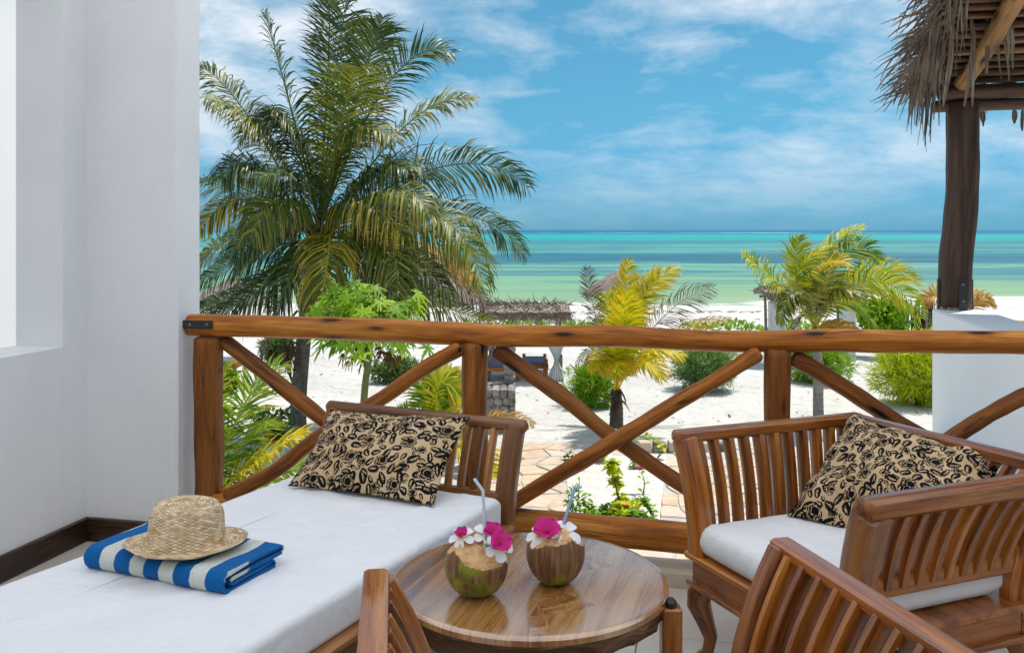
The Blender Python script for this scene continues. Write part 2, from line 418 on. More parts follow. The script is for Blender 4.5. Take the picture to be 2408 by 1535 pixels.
def sea_mat():
    m, nt, b, o = M('shallow tropical sea'); n = N(nt); p = n.pos(); s = n.sep(p)
    y = n.math('MAXIMUM', s[1], 20.0)
    n1 = n.noise(n.scale(p, (.0105, .026, 1)), 1.0, 7, .62, .7)
    n2 = n.noise(n.scale(p, (.045, .20, 1)), 1.0, 7, .65, .3)
    wob = n.math('ADD', n.math('MULTIPLY', n.math('SUBTRACT', n1, .5), .62), n.math('MULTIPLY', n.math('SUBTRACT', n2, .5), .28))
    t = n.math('MULTIPLY', n.math('DIVIDE', 67.3, y), n.math('ADD', 1.0, wob))        # bottom depth falls away from the shore
    A = lambda r_, g_, b_: tuple(((q / 255) ** 2.2) * .62 for q in (r_, g_, b_))
    col = n.ramp(t, [(0, A(22, 122, 170)), (.044, A(26, 136, 170)), (.068, A(52, 192, 190)), (.13, A(48, 190, 188)), (.165, A(72, 150, 162)), (.20, A(112, 192, 180)),
                     (.30, A(104, 188, 176)), (.335, A(52, 122, 144)), (.42, A(50, 116, 140)), (.47, A(132, 198, 170)), (.56, A(138, 194, 164)), (.60, A(104, 166, 160)), (.66, A(146, 200, 158)), (.9, A(172, 206, 150)), (1.0, A(204, 216, 178))])
    dark = n.ramp(n.noise(n.scale(p, (.016, .075, 1)), 1.0, 8, .64, .9), [(.47, 0.0), (.55, .9)])
    far = n.ramp(t, [(.08, 0.0), (.16, 1.0), (.66, .85), (.85, .12)])
    col = n.mix(n.math('MULTIPLY', dark, far), col, A(72, 140, 156))
    fo = n.ramp(n.noise(n.scale(p, (.004, .0025, 1)), 1.0, 6, .7), [(.55, 0.0), (.60, 1.0)])
    band = n.ramp(n.math('DIVIDE', 67.3, y), [(.030, 0.0), (.0345, 1.0), (.0395, 1.0), (.044, 0.0)])
    col = n.mix(n.math('MULTIPLY', n.math('MULTIPLY', fo, band), .8), col, (.75, .8, .8))
    edge = n.ramp(n.math('ADD', t, n.math('MULTIPLY', n.math('SUBTRACT', n.noise(n.scale(p, (.25, .6, 1)), 1.0, 4), .5), .03)), [(.975, 0.0), (.99, .8), (1.0, .9)])
    col = n.mix(edge, col, (.78, .80, .76))
    n.put(b.inputs['Base Color'], col); b.inputs['Roughness'].default_value = .4; b.inputs['Specular IOR Level'].default_value = .06
    n.put(b.inputs['Normal'], n.bump(n.noise(n.scale(p, (.5, 1.6, 1)), 1.0, 5, .6), .25, .25)); return m
SEAM = sea_mat()
def thatch_mat(name, a, c, e):
    m, nt, b, o = M(name); n = N(nt); g = n.shift(n.gr(), n.rand())
    x = n.noise(n.scale(g, (6, 60, 60)), 1.0, 4, .6); y = n.noise(n.pos(), 3.0, 4, .6)
    n.put(b.inputs['Base Color'], n.ramp(n.math('ADD', n.math('MULTIPLY', x, .55), n.math('MULTIPLY', y, .45)), [(.33, a), (.5, c), (.66, e)]))
    b.inputs['Roughness'].default_value = .85; b.inputs['Specular IOR Level'].default_value = .2
    n.put(b.inputs['Normal'], n.bump(x, .4, .01)); return m
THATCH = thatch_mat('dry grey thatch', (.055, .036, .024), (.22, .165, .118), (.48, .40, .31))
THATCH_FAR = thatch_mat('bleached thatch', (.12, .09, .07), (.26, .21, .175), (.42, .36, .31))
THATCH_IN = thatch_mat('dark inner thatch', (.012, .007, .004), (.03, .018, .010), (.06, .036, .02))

FR_MIX = leaf('palm leaf yellow and green', ((.05, .08, .012), (.20, .21, .015), (.60, .48, .03)), (.55, .36, .06), .42, .32, .4, .75)
FR_GREEN = leaf('palm leaf green', ((.022, .052, .014), (.055, .105, .022), (.16, .215, .04)), (.20, .17, .05), .40, .22, .42, .95)
FR_OLIVE = leaf('palm leaf olive', ((.06, .10, .014), (.16, .205, .026), (.36, .34, .05)), (.36, .25, .07), .42, .3, .4, .85)
FR_YELLOW = leaf('palm leaf yellow', ((.30, .33, .012), (.66, .54, .012), (.82, .62, .02)), (.62, .34, .05), .45, .38, .3, .85)
FR_YG = leaf('palm leaf yellow green', ((.17, .27, .012), (.42, .50, .016), (.76, .66, .025)), (.65, .42, .05), .45, .4, .3, .78)
FR_FRESH = leaf('palm leaf fresh green', ((.07, .17, .010), (.17, .30, .014), (.38, .45, .03)), (.46, .40, .05), .45, .42, .3, .9)
FR_ORANGE = leaf('palm leaf orange', ((.42, .22, .03), (.60, .34, .05), (.70, .46, .12)), (.35, .20, .10), .5, .3, .3, .75)
FR_DEAD = leaf('palm leaf dead grey', ((.12, .085, .075), (.20, .15, .13), (.32, .26, .22)), None, .7, .15, .2)
PAPAYA = leaf('papaya leaf', ((.10, .22, .008), (.23, .41, .012), (.42, .58, .03)), None, .45, .42, .3)
DRYLEAF = leaf('dry brown leaf', ((.09, .045, .018), (.16, .085, .035), (.24, .14, .06)), None, .7, .2, .2)
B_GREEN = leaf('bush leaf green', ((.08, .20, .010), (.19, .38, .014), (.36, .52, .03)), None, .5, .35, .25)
B_BLUE = leaf('bush leaf blue green', ((.10, .19, .075), (.19, .33, .11), (.34, .48, .16)), None, .5, .32, .25)
B_YEL = leaf('bush leaf yellow green', ((.22, .34, .010), (.46, .54, .012), (.70, .68, .03)), None, .45, .38, .25)
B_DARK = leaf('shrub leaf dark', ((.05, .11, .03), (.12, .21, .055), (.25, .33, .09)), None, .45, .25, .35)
BARK = wood('palm trunk bark', (.065, .052, .042), (.125, .103, .085), (.22, .185, .155), .9, crack=.3)
def ring_bark(name, a, c, e):
    m, nt, b, o = M(name); n = N(nt); g = n.sep(n.gr()); p = n.pos()
    w = n.math('ADD', n.math('MULTIPLY', g[0], 7.6), n.math('MULTIPLY', n.noise(p, 2.6, 3), 1.1))
    fr = n.math('FRACT', w)
    col = n.ramp(n.noise(n.scale(p, (6, 6, 2.0)), 1.0, 5, .65), [(.3, a), (.5, c), (.7, e)])
    col = n.mix(n.ramp(fr, [(.0, .75), (.16, 0.0), (.8, 0.0), (.97, .55)]), col, n.ramp(n.noise(p, 5, 2), [(.4, (.025, .02, .016)), (.6, (.30, .27, .24))]))
    n.put(b.inputs['Base Color'], col); b.inputs['Roughness'].default_value = .9
    n.put(b.inputs['Normal'], n.bump(n.math('ADD', fr, n.noise(p, 12, 4)), .6, .03)); return m
RINGB = ring_bark('ringed palm bark', (.06, .05, .042), (.115, .098, .083), (.20, .175, .155))
RINGB_L = ring_bark('pale ringed palm bark', (.17, .14, .115), (.28, .235, .20), (.38, .33, .29))
STEM = plain('green stem', (.14, .16, .05), .6, .2, 12, .2)
TWIG = plain('brown twig', (.085, .06, .04), .8, .2, 12, .2)

# ================================================================== LARGE STRUCTURE
def house_box(mb, u0, u1, v0, v1, z0, z1, bev=.006, m=0):
    mb.box(H((u0 + u1) / 2, (v0 + v1) / 2, (z0 + z1) / 2), ((u1 - u0) / 2, (v1 - v0) / 2, (z1 - z0) / 2),
           (H(1, 0, 0), H(0, 1, 0), UP), bev, m)
def struct(name, mb, mat, label=None, parent=None, **k):
    o = obj(name, mb, mat, parent, **k)
    if parent is None: o['kind'] = 'structure'
    return o
UL, VB = -2.80, 3.56           # inner face of the left wall, inner face of the wall stub
# sand garden sloping to the sea
mb = MB()
xs = np.concatenate([np.linspace(-140, -30, 6), np.linspace(-26, 30, 71), np.linspace(34, 140, 6)])
ys = np.concatenate([np.linspace(-6, 9, 4), np.linspace(10, 40, 61), np.linspace(41.5, 110, 36)])
def ground_z(x, y):
    base = GZ if y < 33 else GZ - (y - 33) / (67.3 - 33) * (GZ - SEA) * (1.0 if y < 67.3 else 1.0)
    a = .035 * math.sin(x * .9 + 1.3 * math.sin(y * .31)) * math.sin(y * .7 + x * .23) + .05 * math.sin(x * .21 + 2) * math.cos(y * .17)
    if y > 20 and y < 66: base += a
    if 36 < y < 44: base += .10 * math.sin((y - 36) / 8 * math.pi)
    return base
idx = {}
for j, y in enumerate(ys):
    for i, x in enumerate(xs): idx[i, j] = mb.vert((x, y, ground_z(x, y)))
for j in range(len(ys) - 1):
    for i in range(len(xs) - 1): mb.face(idx[i, j], idx[i + 1, j], idx[i + 1, j + 1], idx[i, j + 1])
struct('sand', mb, SAND, smooth=180)
# sea
mb = MB()
yy = [60, 80, 110, 160, 260, 500, 1200, 4000, 12000, 45000]; xx = [-30000, -6000, -1000, -200, 0, 200, 1000, 6000, 30000]
idx = {}
for j, y in enumerate(yy):
    for i, x in enumerate(xx): idx[i, j] = mb.vert((x, y, SEA))
for j in range(len(yy) - 1):
    for i in range(len(xx) - 1): mb.face(idx[i, j], idx[i + 1, j], idx[i + 1, j + 1], idx[i, j + 1])
struct('sea', mb, SEAM, smooth=180)

# left wall with a deep window opening, wall stub, rear wall, added light-diffusing canopy
mb = MB()
house_box(mb, UL - .241, UL, -2.2, 1.70, -.25, 2.9, .001)
house_box(mb, UL - .241, UL, 1.70, 3.408, -.25, .89, .001)
house_box(mb, UL - .241, UL, 1.70, 3.408, 2.62, 2.9, .001)
house_box(mb, UL - .241, UL, 3.408, VB + .183, -.25, 2.9, .001)
left_wall = struct('left_wall', mb, PLASTER)
mb = MB(); house_box(mb, UL - .012, UL + .022, -2.0, VB, .0, .105, .004)
obj('skirting', mb, W_SKIRT, left_wall)
mb = MB(); house_box(mb, UL - .12, -2.34, VB, VB + .186, -.247, 2.897, .010)
stub = struct('wall_stub', mb, PLASTER)
mb = MB(); house_box(mb, UL + .022, -2.345, VB - .022, VB + .01, .0, .105, .004)
obj('skirting', mb, W_SKIRT, stub)
mb = MB(); house_box(mb, UL, 1.9, -2.2, -2.0, -.25, 2.9); struct('rear_wall', mb, PLASTER)
mb = MB(); house_box(mb, UL - .5, 2.35, -2.2, 4.65, 2.90, 2.93, .002); struct('added_canopy', mb, canvas_mat())  # added translucent cloth out of view: blocks direct sun, spreads it softly below
mb = MB(); house_box(mb, UL - 1.25, UL - 1.05, .2, 4.6, -3.3, 3.2); struct('outer_wall', mb, PLASTER_OUT)
mb = MB(); house_box(mb, UL - .24, 1.4, -2.2, 3.45, -3.3, -.26); struct('house_base', mb, PLASTER_OUT)
# floor of pale tiles, each one a piece of its own
mb = MB(); house_box(mb, UL, 1.4, -2.0, 3.60, -.25, -.012); floor = struct('floor', mb, plain('tile bedding', (.42, .40, .37), .9, .1, 20, .2))
TILE = plain('pale polished tile', (.61, .555, .475), .22, .05, 2.5, .05, .5, .002)
ts = .42; u = UL + .002
while u < 1.38:
    v = -.62
    while v < 3.58:
        u1, v1 = min(u + ts, 1.398), min(v + ts, 3.598)
        mb = MB(); house_box(mb, u + .0015, u1 - .0015, v + .0015, v1 - .0015, -.011, 0.0, .0015)
        obj('tile', mb, TILE, floor); v += ts
    u += ts
mb = MB(); house_box(mb, UL + .46, 1.4, 3.60, 3.745, -.25, .066, .012)
struct('kerb', mb, plain('cream stone kerb', (.60, .50, .38), .7, .1, 6, .25))
# right hand parapet wall with the slab of the porch below
UR = 1.40
mb = MB(); house_box(mb, UR, UR + .31, -1.9, 6.65, -3.3, .867, .012); struct('right_wall', mb, PLASTER_OUT)
mb = MB(); house_box(mb, .70, UR, 3.75, 6.45, -.10, .05, .012); struct('porch_slab', mb, PLASTER_OUT)

# ================================================================== RAILING
RV = 3.657; RU = -2.245
def RP(s, z, off=0.0): return H(RU + s, RV + off, z)
railing = thing('railing', 'rustic brown log balcony railing with crossed diagonal braces', 'railing', RP(0, 0))
def log(name, pts, radii, mat, wob=.05, n=14, par=None, dens=8, bev=.012):
    P = spline(pts, dens); m_ = len(P)
    rr = [np.interp(i / (m_ - 1), np.linspace(0, 1, len(radii)), radii) for i in range(m_)]
    rr = [r * (1 + wob * .8 * math.sin(i * .9 + ru(0, .6)) * math.sin(i * .37 + 1)) for i, r in enumerate(rr)]
    mb = MB(); mb.sweep(P, [(r, r) for r in rr], 'round', n=n, bev=bev, wob=wob); return obj(name, mb, mat, par, smooth=50)
def railpx(px, py, off=0.0):
    """point of the railing plane seen at a picture position"""
    k = (px - CX) / FPX; A = RP(0, 0, off); s = (k * A.y - A.x) / (cu + k * su)
    q = RP(s, 0, off); q.z = EYE - (py - HY) / FPX * q.y; return q
top_pts = [railpx(x, y) for x, y in ((438, 764), (620, 768), (900, 776), (1180, 789), (1350, 790), (1480, 792), (1600, 799), (1760, 803), (1950, 800), (2150, 803), (2408, 806), (2620, 810))]
log('top_rail', top_pts, [.048, .049, .050, .047, .043, .044, .041, .043, .044, .043, .042, .042], W_RAIL, .035, 18, railing, 6, bev=.018)
zb = .187
log('bottom_rail', [RP(s, zb + dz) for s, dz in ((.03, .0), (.6, .01), (1.24, .012), (1.9, -.004), (2.46, -.01), (3.1, .004), (3.62, 0))], [.056, .058, .056, .06, .058, .057, .056], W_RAIL, .04, 16, railing)
for s, w in ((0, .056), (1.242, .049), (2.459, .0485), (3.56, .048)):
    z1 = np.interp(s, [0, 3.6], [.926, .955])
    P = spline([RP(s - .005, .0), RP(s + .004, .35), RP(s - .003, .7), RP(s, z1 - .005)], 6)
    mb = MB(); mb.sweep(P, [(w * (1 + .03 * math.sin(i * 1.1)), w * (1 + .03 * math.cos(i * .8))) for i in range(len(P))], 'rect', up=H(1, 0, 0), ch=.45, bev=.01, wob=.03)
    obj('post', mb, W_POSTR, railing, smooth=50)
def brace(pts, radii, off, wob=.06, mat=None):
    log('brace', [railpx(x, y, off) for x, y in pts], radii, mat or W_BRACE, wob, 12, railing, 7)
brace([(520, 795), (600, 858), (700, 938), (800, 1018), (960, 1140), (1075, 1215)], [0.0318, 0.0344, 0.0353, 0.0344, 0.0344, 0.0327], .035)
brace([(1085, 817), (1010, 858), (900, 935), (760, 1020), (640, 1110), (530, 1165)], [0.0310, 0.0318, 0.0310, 0.0318, 0.0327, 0.0292], -.035)
brace([(1165, 820), (1250, 880), (1340, 945), (1430, 1020), (1530, 1090), (1640, 1165)], [0.0344, 0.0361, 0.0344, 0.0318, 0.0327, 0.0327], .035)
brace([(1788, 828), (1690, 888), (1580, 953), (1470, 1021), (1330, 1106), (1195, 1188)], [0.0310, 0.0292, 0.0310, 0.0335, 0.0327, 0.0310], -.035)
brace([(1862, 838), (1960, 895), (2060, 960), (2150, 1015), (2260, 1082), (2400, 1170)], [0.0344, 0.0335, 0.0318, 0.0310, 0.0310, 0.0310], .03)
brace([(2560, 850), (2450, 912), (2380, 945), (2300, 990), (2215, 1045), (2060, 1150), (1900, 1245)], [0.0292, 0.0292, 0.0301, 0.0292, 0.0258, 0.0258], -.03)
mb = MB(); A = railpx(465, 763, -.052); mb.box(A, (.072, .006, .019), (H(1, 0, 0), H(0, 1, 0), UP), .002)
br = obj('bracket', mb, METAL, railing)
for px in (447, 487):
    q = railpx(px, 763, -.060); mb = MB(); mb.sweep([q, q - H(0, 1, 0) * .006], (.007, .007), 'round', n=8, bev=.002); obj('bolt', mb, BOLT, br)

# ================================================================== THATCHED PAVILION, RIGHT
PV = Vector((3.0, 6.10, .867))
pav = thing('thatched_pavilion', 'thatched roof on a dark timber post rising from the white wall', 'pavilion', PV)
PS_ = .093
P = spline([(2.985, 6.10, .88), (2.99, 6.10, 1.2), (3.018, 6.1, 1.45), (3.036, 6.1, 1.75), (3.036, 6.1, 2.26)], 6)
mb = MB(); mb.sweep(P, [(PS_ + .006 * math.sin(i * .7), PS_) for i in range(len(P))], 'rect', up=H(1, 0, 0), ch=.38, wob=.03, bev=.008)
post = obj('post', mb, W_DARK, pav, smooth=50)
fx, fy = H(1, 0, 0), H(0, 1, 0)
for (dx, dy, hx, hy, z0, z1) in ((-.104, 0, .004, .02, .845, 1.07), (.106, 0, .004, .02, .845, 1.07), (.025, -.108, .024, .004, .84, 1.08)):
    c = Vector((2.985, 6.10, 0)) + fx * dx + fy * dy
    mb = MB(); mb.box((c.x, c.y, (z0 + z1) / 2), (hx, hy, (z1 - z0) / 2), (fx, fy, UP), .0015); s_ = obj('bracket', mb, METAL, pav)
    if hy < .01:
        for zz in (1.04, .93):
            q = Vector((c.x, c.y, zz)) - fy * .004; mb = MB(); mb.sweep([q, q - fy * .007], (.009, .009), 'round', n=8, bev=.002); obj('bolt', mb, BOLT, s_)
e0 = Vector((2.898, 6.10, 2.37))                    # left end of the eave
mb_l = [(.0, 2.318, .048, -.02), (.012, 2.235, .040, .035)]
for k, (sh, zz, r_, vo) in enumerate(mb_l):
    a = e0 + fx * (-.03 - .03 * k) + fy * vo; a.z = zz
    log('beam', [a, a + fx * .7 + UP * .006, a + fx * 1.5 - UP * .004, a + fx * 2.9], [r_, r_ * 1.04, r_, r_], W_DARK, .03, 14, pav, 6)
SL = math.tan(R(25))
def roofp(d, w, dz=0.0): return e0 + fx * w - fy * d + UP * (d * SL + dz)
log('rafter', [roofp(-.05, .10, -.015), roofp(.35, .16, -.03), roofp(.8, .20, -.035), roofp(1.8, .30, -.04)], [.050, .054, .058, .058], W_RAFT, .05, 14, pav)
for k in range(24):
    d = -.02 + k * .078; w0 = ru(-.12, .02); dz = .045 + ru(-.006, .006)
    log('batten', [roofp(d + ru(-.01, .01), w0, dz), roofp(d + ru(-.012, .012), .8, dz), roofp(d + ru(-.012, .012), 1.7, dz), roofp(d, 2.9, dz)], [ru(.019, .026)] * 4, W_POLE, .05, 7, pav, 4, bev=.004)
mb = MB()
nw, nd = 40, 16
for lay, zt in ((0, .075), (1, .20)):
    ids = {}
    for j in range(nd + 1):
        for i in range(nw + 1):
            d = -.12 + j / nd * 2.05; w = -.16 + i / nw * 3.1
            ids[i, j] = mb.vert(roofp(d, w, zt + (ru(-.02, .02) if lay else ru(0, .02))), (d, w, zt))
    for j in range(nd):
        for i in range(nw):
            q = (ids[i, j], ids[i + 1, j], ids[i + 1, j + 1], ids[i, j + 1])
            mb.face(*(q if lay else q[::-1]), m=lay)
    if lay == 0: low = ids
for j in range(nd): mb.face(low[0, j], low[0, j + 1], ids[0, j + 1], ids[0, j], m=1)
for i in range(nw): mb.face(low[i + 1, 0], low[i, 0], ids[i, 0], ids[i + 1, 0], m=1)
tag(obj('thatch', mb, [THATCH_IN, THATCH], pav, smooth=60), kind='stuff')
def strap(root, out, L, w, curl, mb):
    """a dry palm-leaf strip leaving the roof edge and hanging over"""
    d = Vector(out).normalized(); p = Vector(root); path = [p.copy()]; n_ = 5
    for i in range(n_):
        d = (d + Vector((0, 0, -curl)) + Vector((ru(-.10, .10), ru(-.10, .10), ru(-.05, .05)))).normalized(); p = p + d * (L / n_); path.append(p.copy())
    side = Vector((ru(-.3, .3), 1, ru(-.3, .3))).cross(d); side = (side + Vector((ru(-.5, .5), ru(-.5, .5), 0))).normalized()
    tw = ru(.5, 1.0)
    th = side.cross(d).normalized() * .0015
    mb.sweep(path, [(w * q, .0016) for q in (.55, .9, 1, .95, .8 * tw, .35 * tw)], 'rect', up=side.cross(d), ch=.3)
def straps(n_, joined):
    mb = MB()
    for k in range(n_):
        d = 1.75 * rnd() ** 1.1 - .12
        if rnd() < .22: w, d = ru(-.10, .5), -.10
        else: w = ru(-.17, -.02)
        root = roofp(d, w, ru(.03, .19))
        hang = rnd() < .34 and d < .9
        L = ru(.18, .46) if not hang else ru(.28, .56)
        if w > .05: L *= .35
        out = -fx * ru(.45, 1.0) + fy * ru(-.15, .75) + UP * ru(-.25, .2) if not hang else -fx * ru(.0, .35) - UP * ru(.6, 1.0)
        if not joined: mb = MB()
        strap(root, out, L * ru(.6, 1.0), ru(.003, .0075), ru(.06, .40), mb)
        if not joined: obj('leaf_strip', mb, THATCH, pav, smooth=50)
    if joined: tag(obj('leaf_strips', mb, THATCH, pav, smooth=50), kind='stuff')
straps(250, False); straps(420, True)
for (px, py, L) in ((2318, 20, .40), (2330, 10, .47), (2352, 0, .50), (2362, 0, .42), (2290, 95, .42), (2284, 40, .55), (2325, 0, .45), (2372, 10, .40), (2240, 60, .5), (2310, 255, .13), (2385, 258, .10), (2405, 255, .16)):
    q = pt(px, py, 5.55 if py < 200 else 6.3); mb = MB(); strap(q, (ru(-.1, .1), ru(-.1, .1), -1), L, ru(.013, .022), .25, mb); obj('leaf_strip', mb, THATCH, pav, smooth=50)
# neighbour's rail beyond the wall
q = Vector(pz(2300, 736, .85))
nr = thing('handrail', 'short brown handrail pole fixed behind the white wall under the thatch', 'handrail', H(UR + .31, 6.3, .82))
a = H(UR + .29, 6.25, .80)
log('pole', [a, a + fx * 1.0, a + fx * 2.6], [.032, .034, .033], W_RAIL, .04, 12, nr)
mb = MB(); mb.box(a + fx * .09 - fy * .036, (.09, .004, .014), (fx, fy, UP), .0015); obj('bracket', mb, METAL, nr)

# ================================================================== PALMS
def frond(parent, P0, P1, P2, mat, L=.85, n=46, roll=None, droop=.5, wind=(0, 0, 0), wid=.020, seed=None, rachis=.022, missing=.04, rmat=None, fwd=.55, start=.14):
    path = bez(P0, P1, P2, 26)
    mb = MB()
    mb.sweep(path, [(rachis * (1 - .86 * i / 25), rachis * .8 * (1 - .86 * i / 25)) for i in range(26)], 'round', n=5, cap=False)
    mb.g = [(0.0, 0.5, .93)] * len(mb.g)
    if roll is None: roll = ru(-.9, .9)
    wind = Vector(wind)
    for k in range(n):
        t = start + (1 - start) * (k + ru(-.3, .3)) / n; t = min(max(t, 0), .998)
        f = t * 25; i = min(int(f), 24); p = path[i].lerp(path[i + 1], f - i)
        T = (path[min(i + 2, 25)] - path[max(i - 1, 0)]).normalized()
        S = T.cross(UP)
        if S.length < .25: S = T.cross(Vector((.3, -1, .2)))
        S.normalize(); Nn = S.cross(T)
        S2 = S * math.cos(roll) + Nn * math.sin(roll)
        N2 = S2.cross(T)
        env = math.sin(math.pi * min(1, (t - start) / (1 - start) * .86 + .12)) ** .55
        for sg in (-1, 1):
            if rnd() < missing: continue
            ll = L * env * ru(.8, 1.1)
            d = (S2 * sg + T * (fwd + .7 * t * t) + N2 * ru(-.02, .36) + Vector((ru(-.2, .2), ru(-.2, .2), ru(-.24, .12)))).normalized()
            dr = droop * ru(.4, 1.7)
            d2 = (d + Vector((0, 0, -dr)) + wind).normalized(); d3 = (d2 + Vector((0, 0, -dr * 1.2)) + wind).normalized()
            pa = p; pb = pa + d * ll * .38; pc = pb + d2 * ll * .34; pe = pc + d3 * ll * .28
            w = wid * ru(.8, 1.2) * (.55 + .45 * env)
            sd_ = (T - d * T.dot(d)).normalized(); sd_ = (sd_ + N2 * ru(-.25, .25)).normalized()
            rr = rnd()
            mb.ribbon([pa, pb, pc, pe], [w * .45, w, w * .75, 0], sd_, g=[(0, t, rr), (.38, t, rr), (.72, t, rr), (1, t, rr)])
    return obj('frond', mb, mat, parent, smooth=180)
def trunk(parent, pts, radii, mat, n=14, name='trunk'):
    P = spline(pts, 14); m_ = len(P)
    mb = MB(); mb.sweep(P, [((r := np.interp(i / (m_ - 1), np.linspace(0, 1, len(radii)), radii)) * (1 + .025 * math.sin(i * 1.9)), r) for i in range(m_)], 'round', n=n)
    return obj(name, mb, mat, parent, smooth=60)

# big coconut palm
ZB = 20.9
base = pz(700, 1012, GZ); bp = thing('coconut_palm', 'tall dark green coconut palm with a ringed trunk beside the white wall', 'palm tree', base)
cb = pt(752, 560, ZB)
trunk(bp, [base + UP * -.1, pt(703, 930, ZB), pt(714, 800, ZB), pt(727, 690, ZB), cb + UP * .1], [.205, .178, .170, .162, .15], RINGB)
mb = MB()     # leaf bases and fibre round the crown
for k in range(60):
    a = ru(0, 6.28); z = ru(-.9, .5); r = .18
    p = cb + Vector((math.cos(a) * r, math.sin(a) * r, z)); d = Vector((math.cos(a) * .5, math.sin(a) * .5, ru(.2, 1))).normalized()
    mb.sweep([p, p + d * ru(.25, .55)], [(.05, .02), (.02, .008)], 'rect', ch=.3)
obj('leaf_base', mb, W_POLE, bp)
big_fr = [  # mid, tip (picture), depth of mid and tip relative to the trunk, material, options
 ((792, 143), (826, 4), 0.2, .3, FR_GREEN, dict(roll=.2, droop=.12, L=.80)), ((772, 150), (772, 2), .5, .8, FR_GREEN, dict(roll=-.4, droop=.1, L=.75)),
 ((676, 225), (622, 28), -.3, -.5, FR_GREEN, dict(roll=.4, droop=.22, L=.78)), ((575, 262), (470, 160), .5, .6, FR_GREEN, dict(roll=.7, droop=.35, L=.7)),
 ((628, 330), (484, 232), -.9, -1.9, FR_OLIVE, dict(roll=.5, droop=.6, L=.95)), ((590, 470), (468, 545), -1.0, -1.8, FR_MIX, dict(roll=.3, droop=.75, L=.85)),
 ((600, 455), (462, 425), .9, 1.6, FR_GREEN, dict(roll=.6, droop=.5)), ((810, 262), (838, 158), -1.3, -2.6, FR_OLIVE, dict(roll=0.0, droop=.30, L=1.0)),
 ((918, 190), (1064, 126), .6, .9, FR_GREEN, dict(roll=-.9, droop=.18, L=.82)), ((950, 300), (1114, 232), -.2, -.3, FR_OLIVE, dict(roll=-.6, droop=.35, L=.75)),
 ((1040, 392), (1242, 442), .3, .5, FR_GREEN, dict(roll=-1.1, droop=.35, L=.95)), ((1060, 500), (1236, 598), .2, .6, FR_GREEN, dict(roll=-.9, droop=.45, L=.85)),
 ((1010, 500), (1138, 685), -1.0, -1.7, FR_OLIVE, dict(roll=-.5, droop=.8, L=.95)), ((775, 572), (748, 742), -1.8, -2.6, FR_MIX, dict(roll=0.0, droop=.5, L=1.0, fwd=.75)),
 ((610, 590), (465, 665), .3, .4, FR_GREEN, dict(roll=.8, droop=.8)), ((640, 660), (500, 742), -.6, -1.0, FR_GREEN, dict(roll=.6, droop=.6)),
 ((960, 680), (1168, 765), .8, 1.2, FR_OLIVE, dict(roll=-1.0, droop=1.1, L=.9)), ((890, 620), (980, 765), -1.2, -1.6, FR_GREEN, dict(roll=-.3, droop=.8)),
 ((850, 200), (900, 40), .9, 1.5, FR_GREEN, dict(roll=-.3, droop=.2, L=.75)), ((846, 210), (890, 66), -.7, -1.2, FR_GREEN, dict(roll=.3, droop=.2)),
 ((905, 452), (1010, 500), -1.6, -2.4, FR_OLIVE, dict(roll=-.4, droop=.9, L=1.0)), ((690, 300), (560, 330), -.6, -1.2, FR_GREEN, dict(roll=.5, droop=.6)),
  
 ((660, 540), (560, 640), 1.3, 2.0, FR_GREEN, dict(roll=.5, droop=.8)), ((890, 560), (1000, 640), 1.3, 2.0, FR_GREEN, dict(roll=-.5, droop=.8)),
 ((700, 620), (640, 760), -.9, -1.2, FR_GREEN, dict(roll=.3, droop=.6)), ((840, 640), (900, 790), .6, .7, FR_DEAD, dict(roll=-.3, droop=.9)),
 ((1000, 590), (1120, 660), .9, 1.3, FR_ORANGE, dict(roll=-.8, droop=1.2, L=.7)), 
 ((720, 430), (600, 420), -1.2, -2.4, FR_GREEN, dict(roll=.3, droop=.8)), ((860, 420), (960, 400), -.9, -1.7, FR_GREEN, dict(roll=-.3, droop=.8)),
 ((660, 720), (610, 860), .3, .4, FR_DEAD, dict(roll=.3, droop=.9, L=.7)),
 ((960, 530), (1100, 600), -.5, -1.0, FR_OLIVE, dict(roll=-.6, droop=1.0, L=1.05)), ((930, 590), (1060, 700), -.9, -1.3, FR_GREEN, dict(roll=-.5, droop=.9, L=1.0)),
 ((620, 400), (520, 420), -.9, -1.6, FR_GREEN, dict(roll=.5, droop=1.0, L=1.05)), ((640, 520), (540, 600), -.3, -.5, FR_GREEN, dict(roll=.6, droop=1.0, L=1.0)),
 ((900, 390), (1010, 420), -.6, -1.1, FR_GREEN, dict(roll=-.5, droop=.8, L=1.05)), 
 ((700, 360), (640, 260), -.7, -1.3, FR_GREEN, dict(roll=.3, droop=.6, L=1.0)), 
 ((1040, 640), (1140, 720), 1.2, 1.6, FR_DEAD, dict(roll=-.8, droop=1.2, L=.8)), ((580, 680), (470, 720), .9, 1.2, FR_GREEN, dict(roll=.8, droop=.8)),
 ((770, 640), (800, 780), .9, 1.1, FR_GREEN, dict(roll=0, droop=.8)), ((560, 560), (470, 610), 1.3, 1.8, FR_OLIVE, dict(roll=.8, droop=1.0)),
 ((850, 470), (950, 560), -1.4, -2.2, FR_MIX, dict(roll=-.3, droop=1.0, L=1.05)), ((660, 470), (590, 560), -1.5, -2.3, FR_OLIVE, dict(roll=.3, droop=1.0, L=1.05)), ((900, 560), (930, 720), -1.3, -1.8, FR_OLIVE, dict(roll=-.3, droop=.9, L=1.05)), ((820, 330), (930, 330), -.9, -1.6, FR_OLIVE, dict(roll=-.3, droop=.8))]
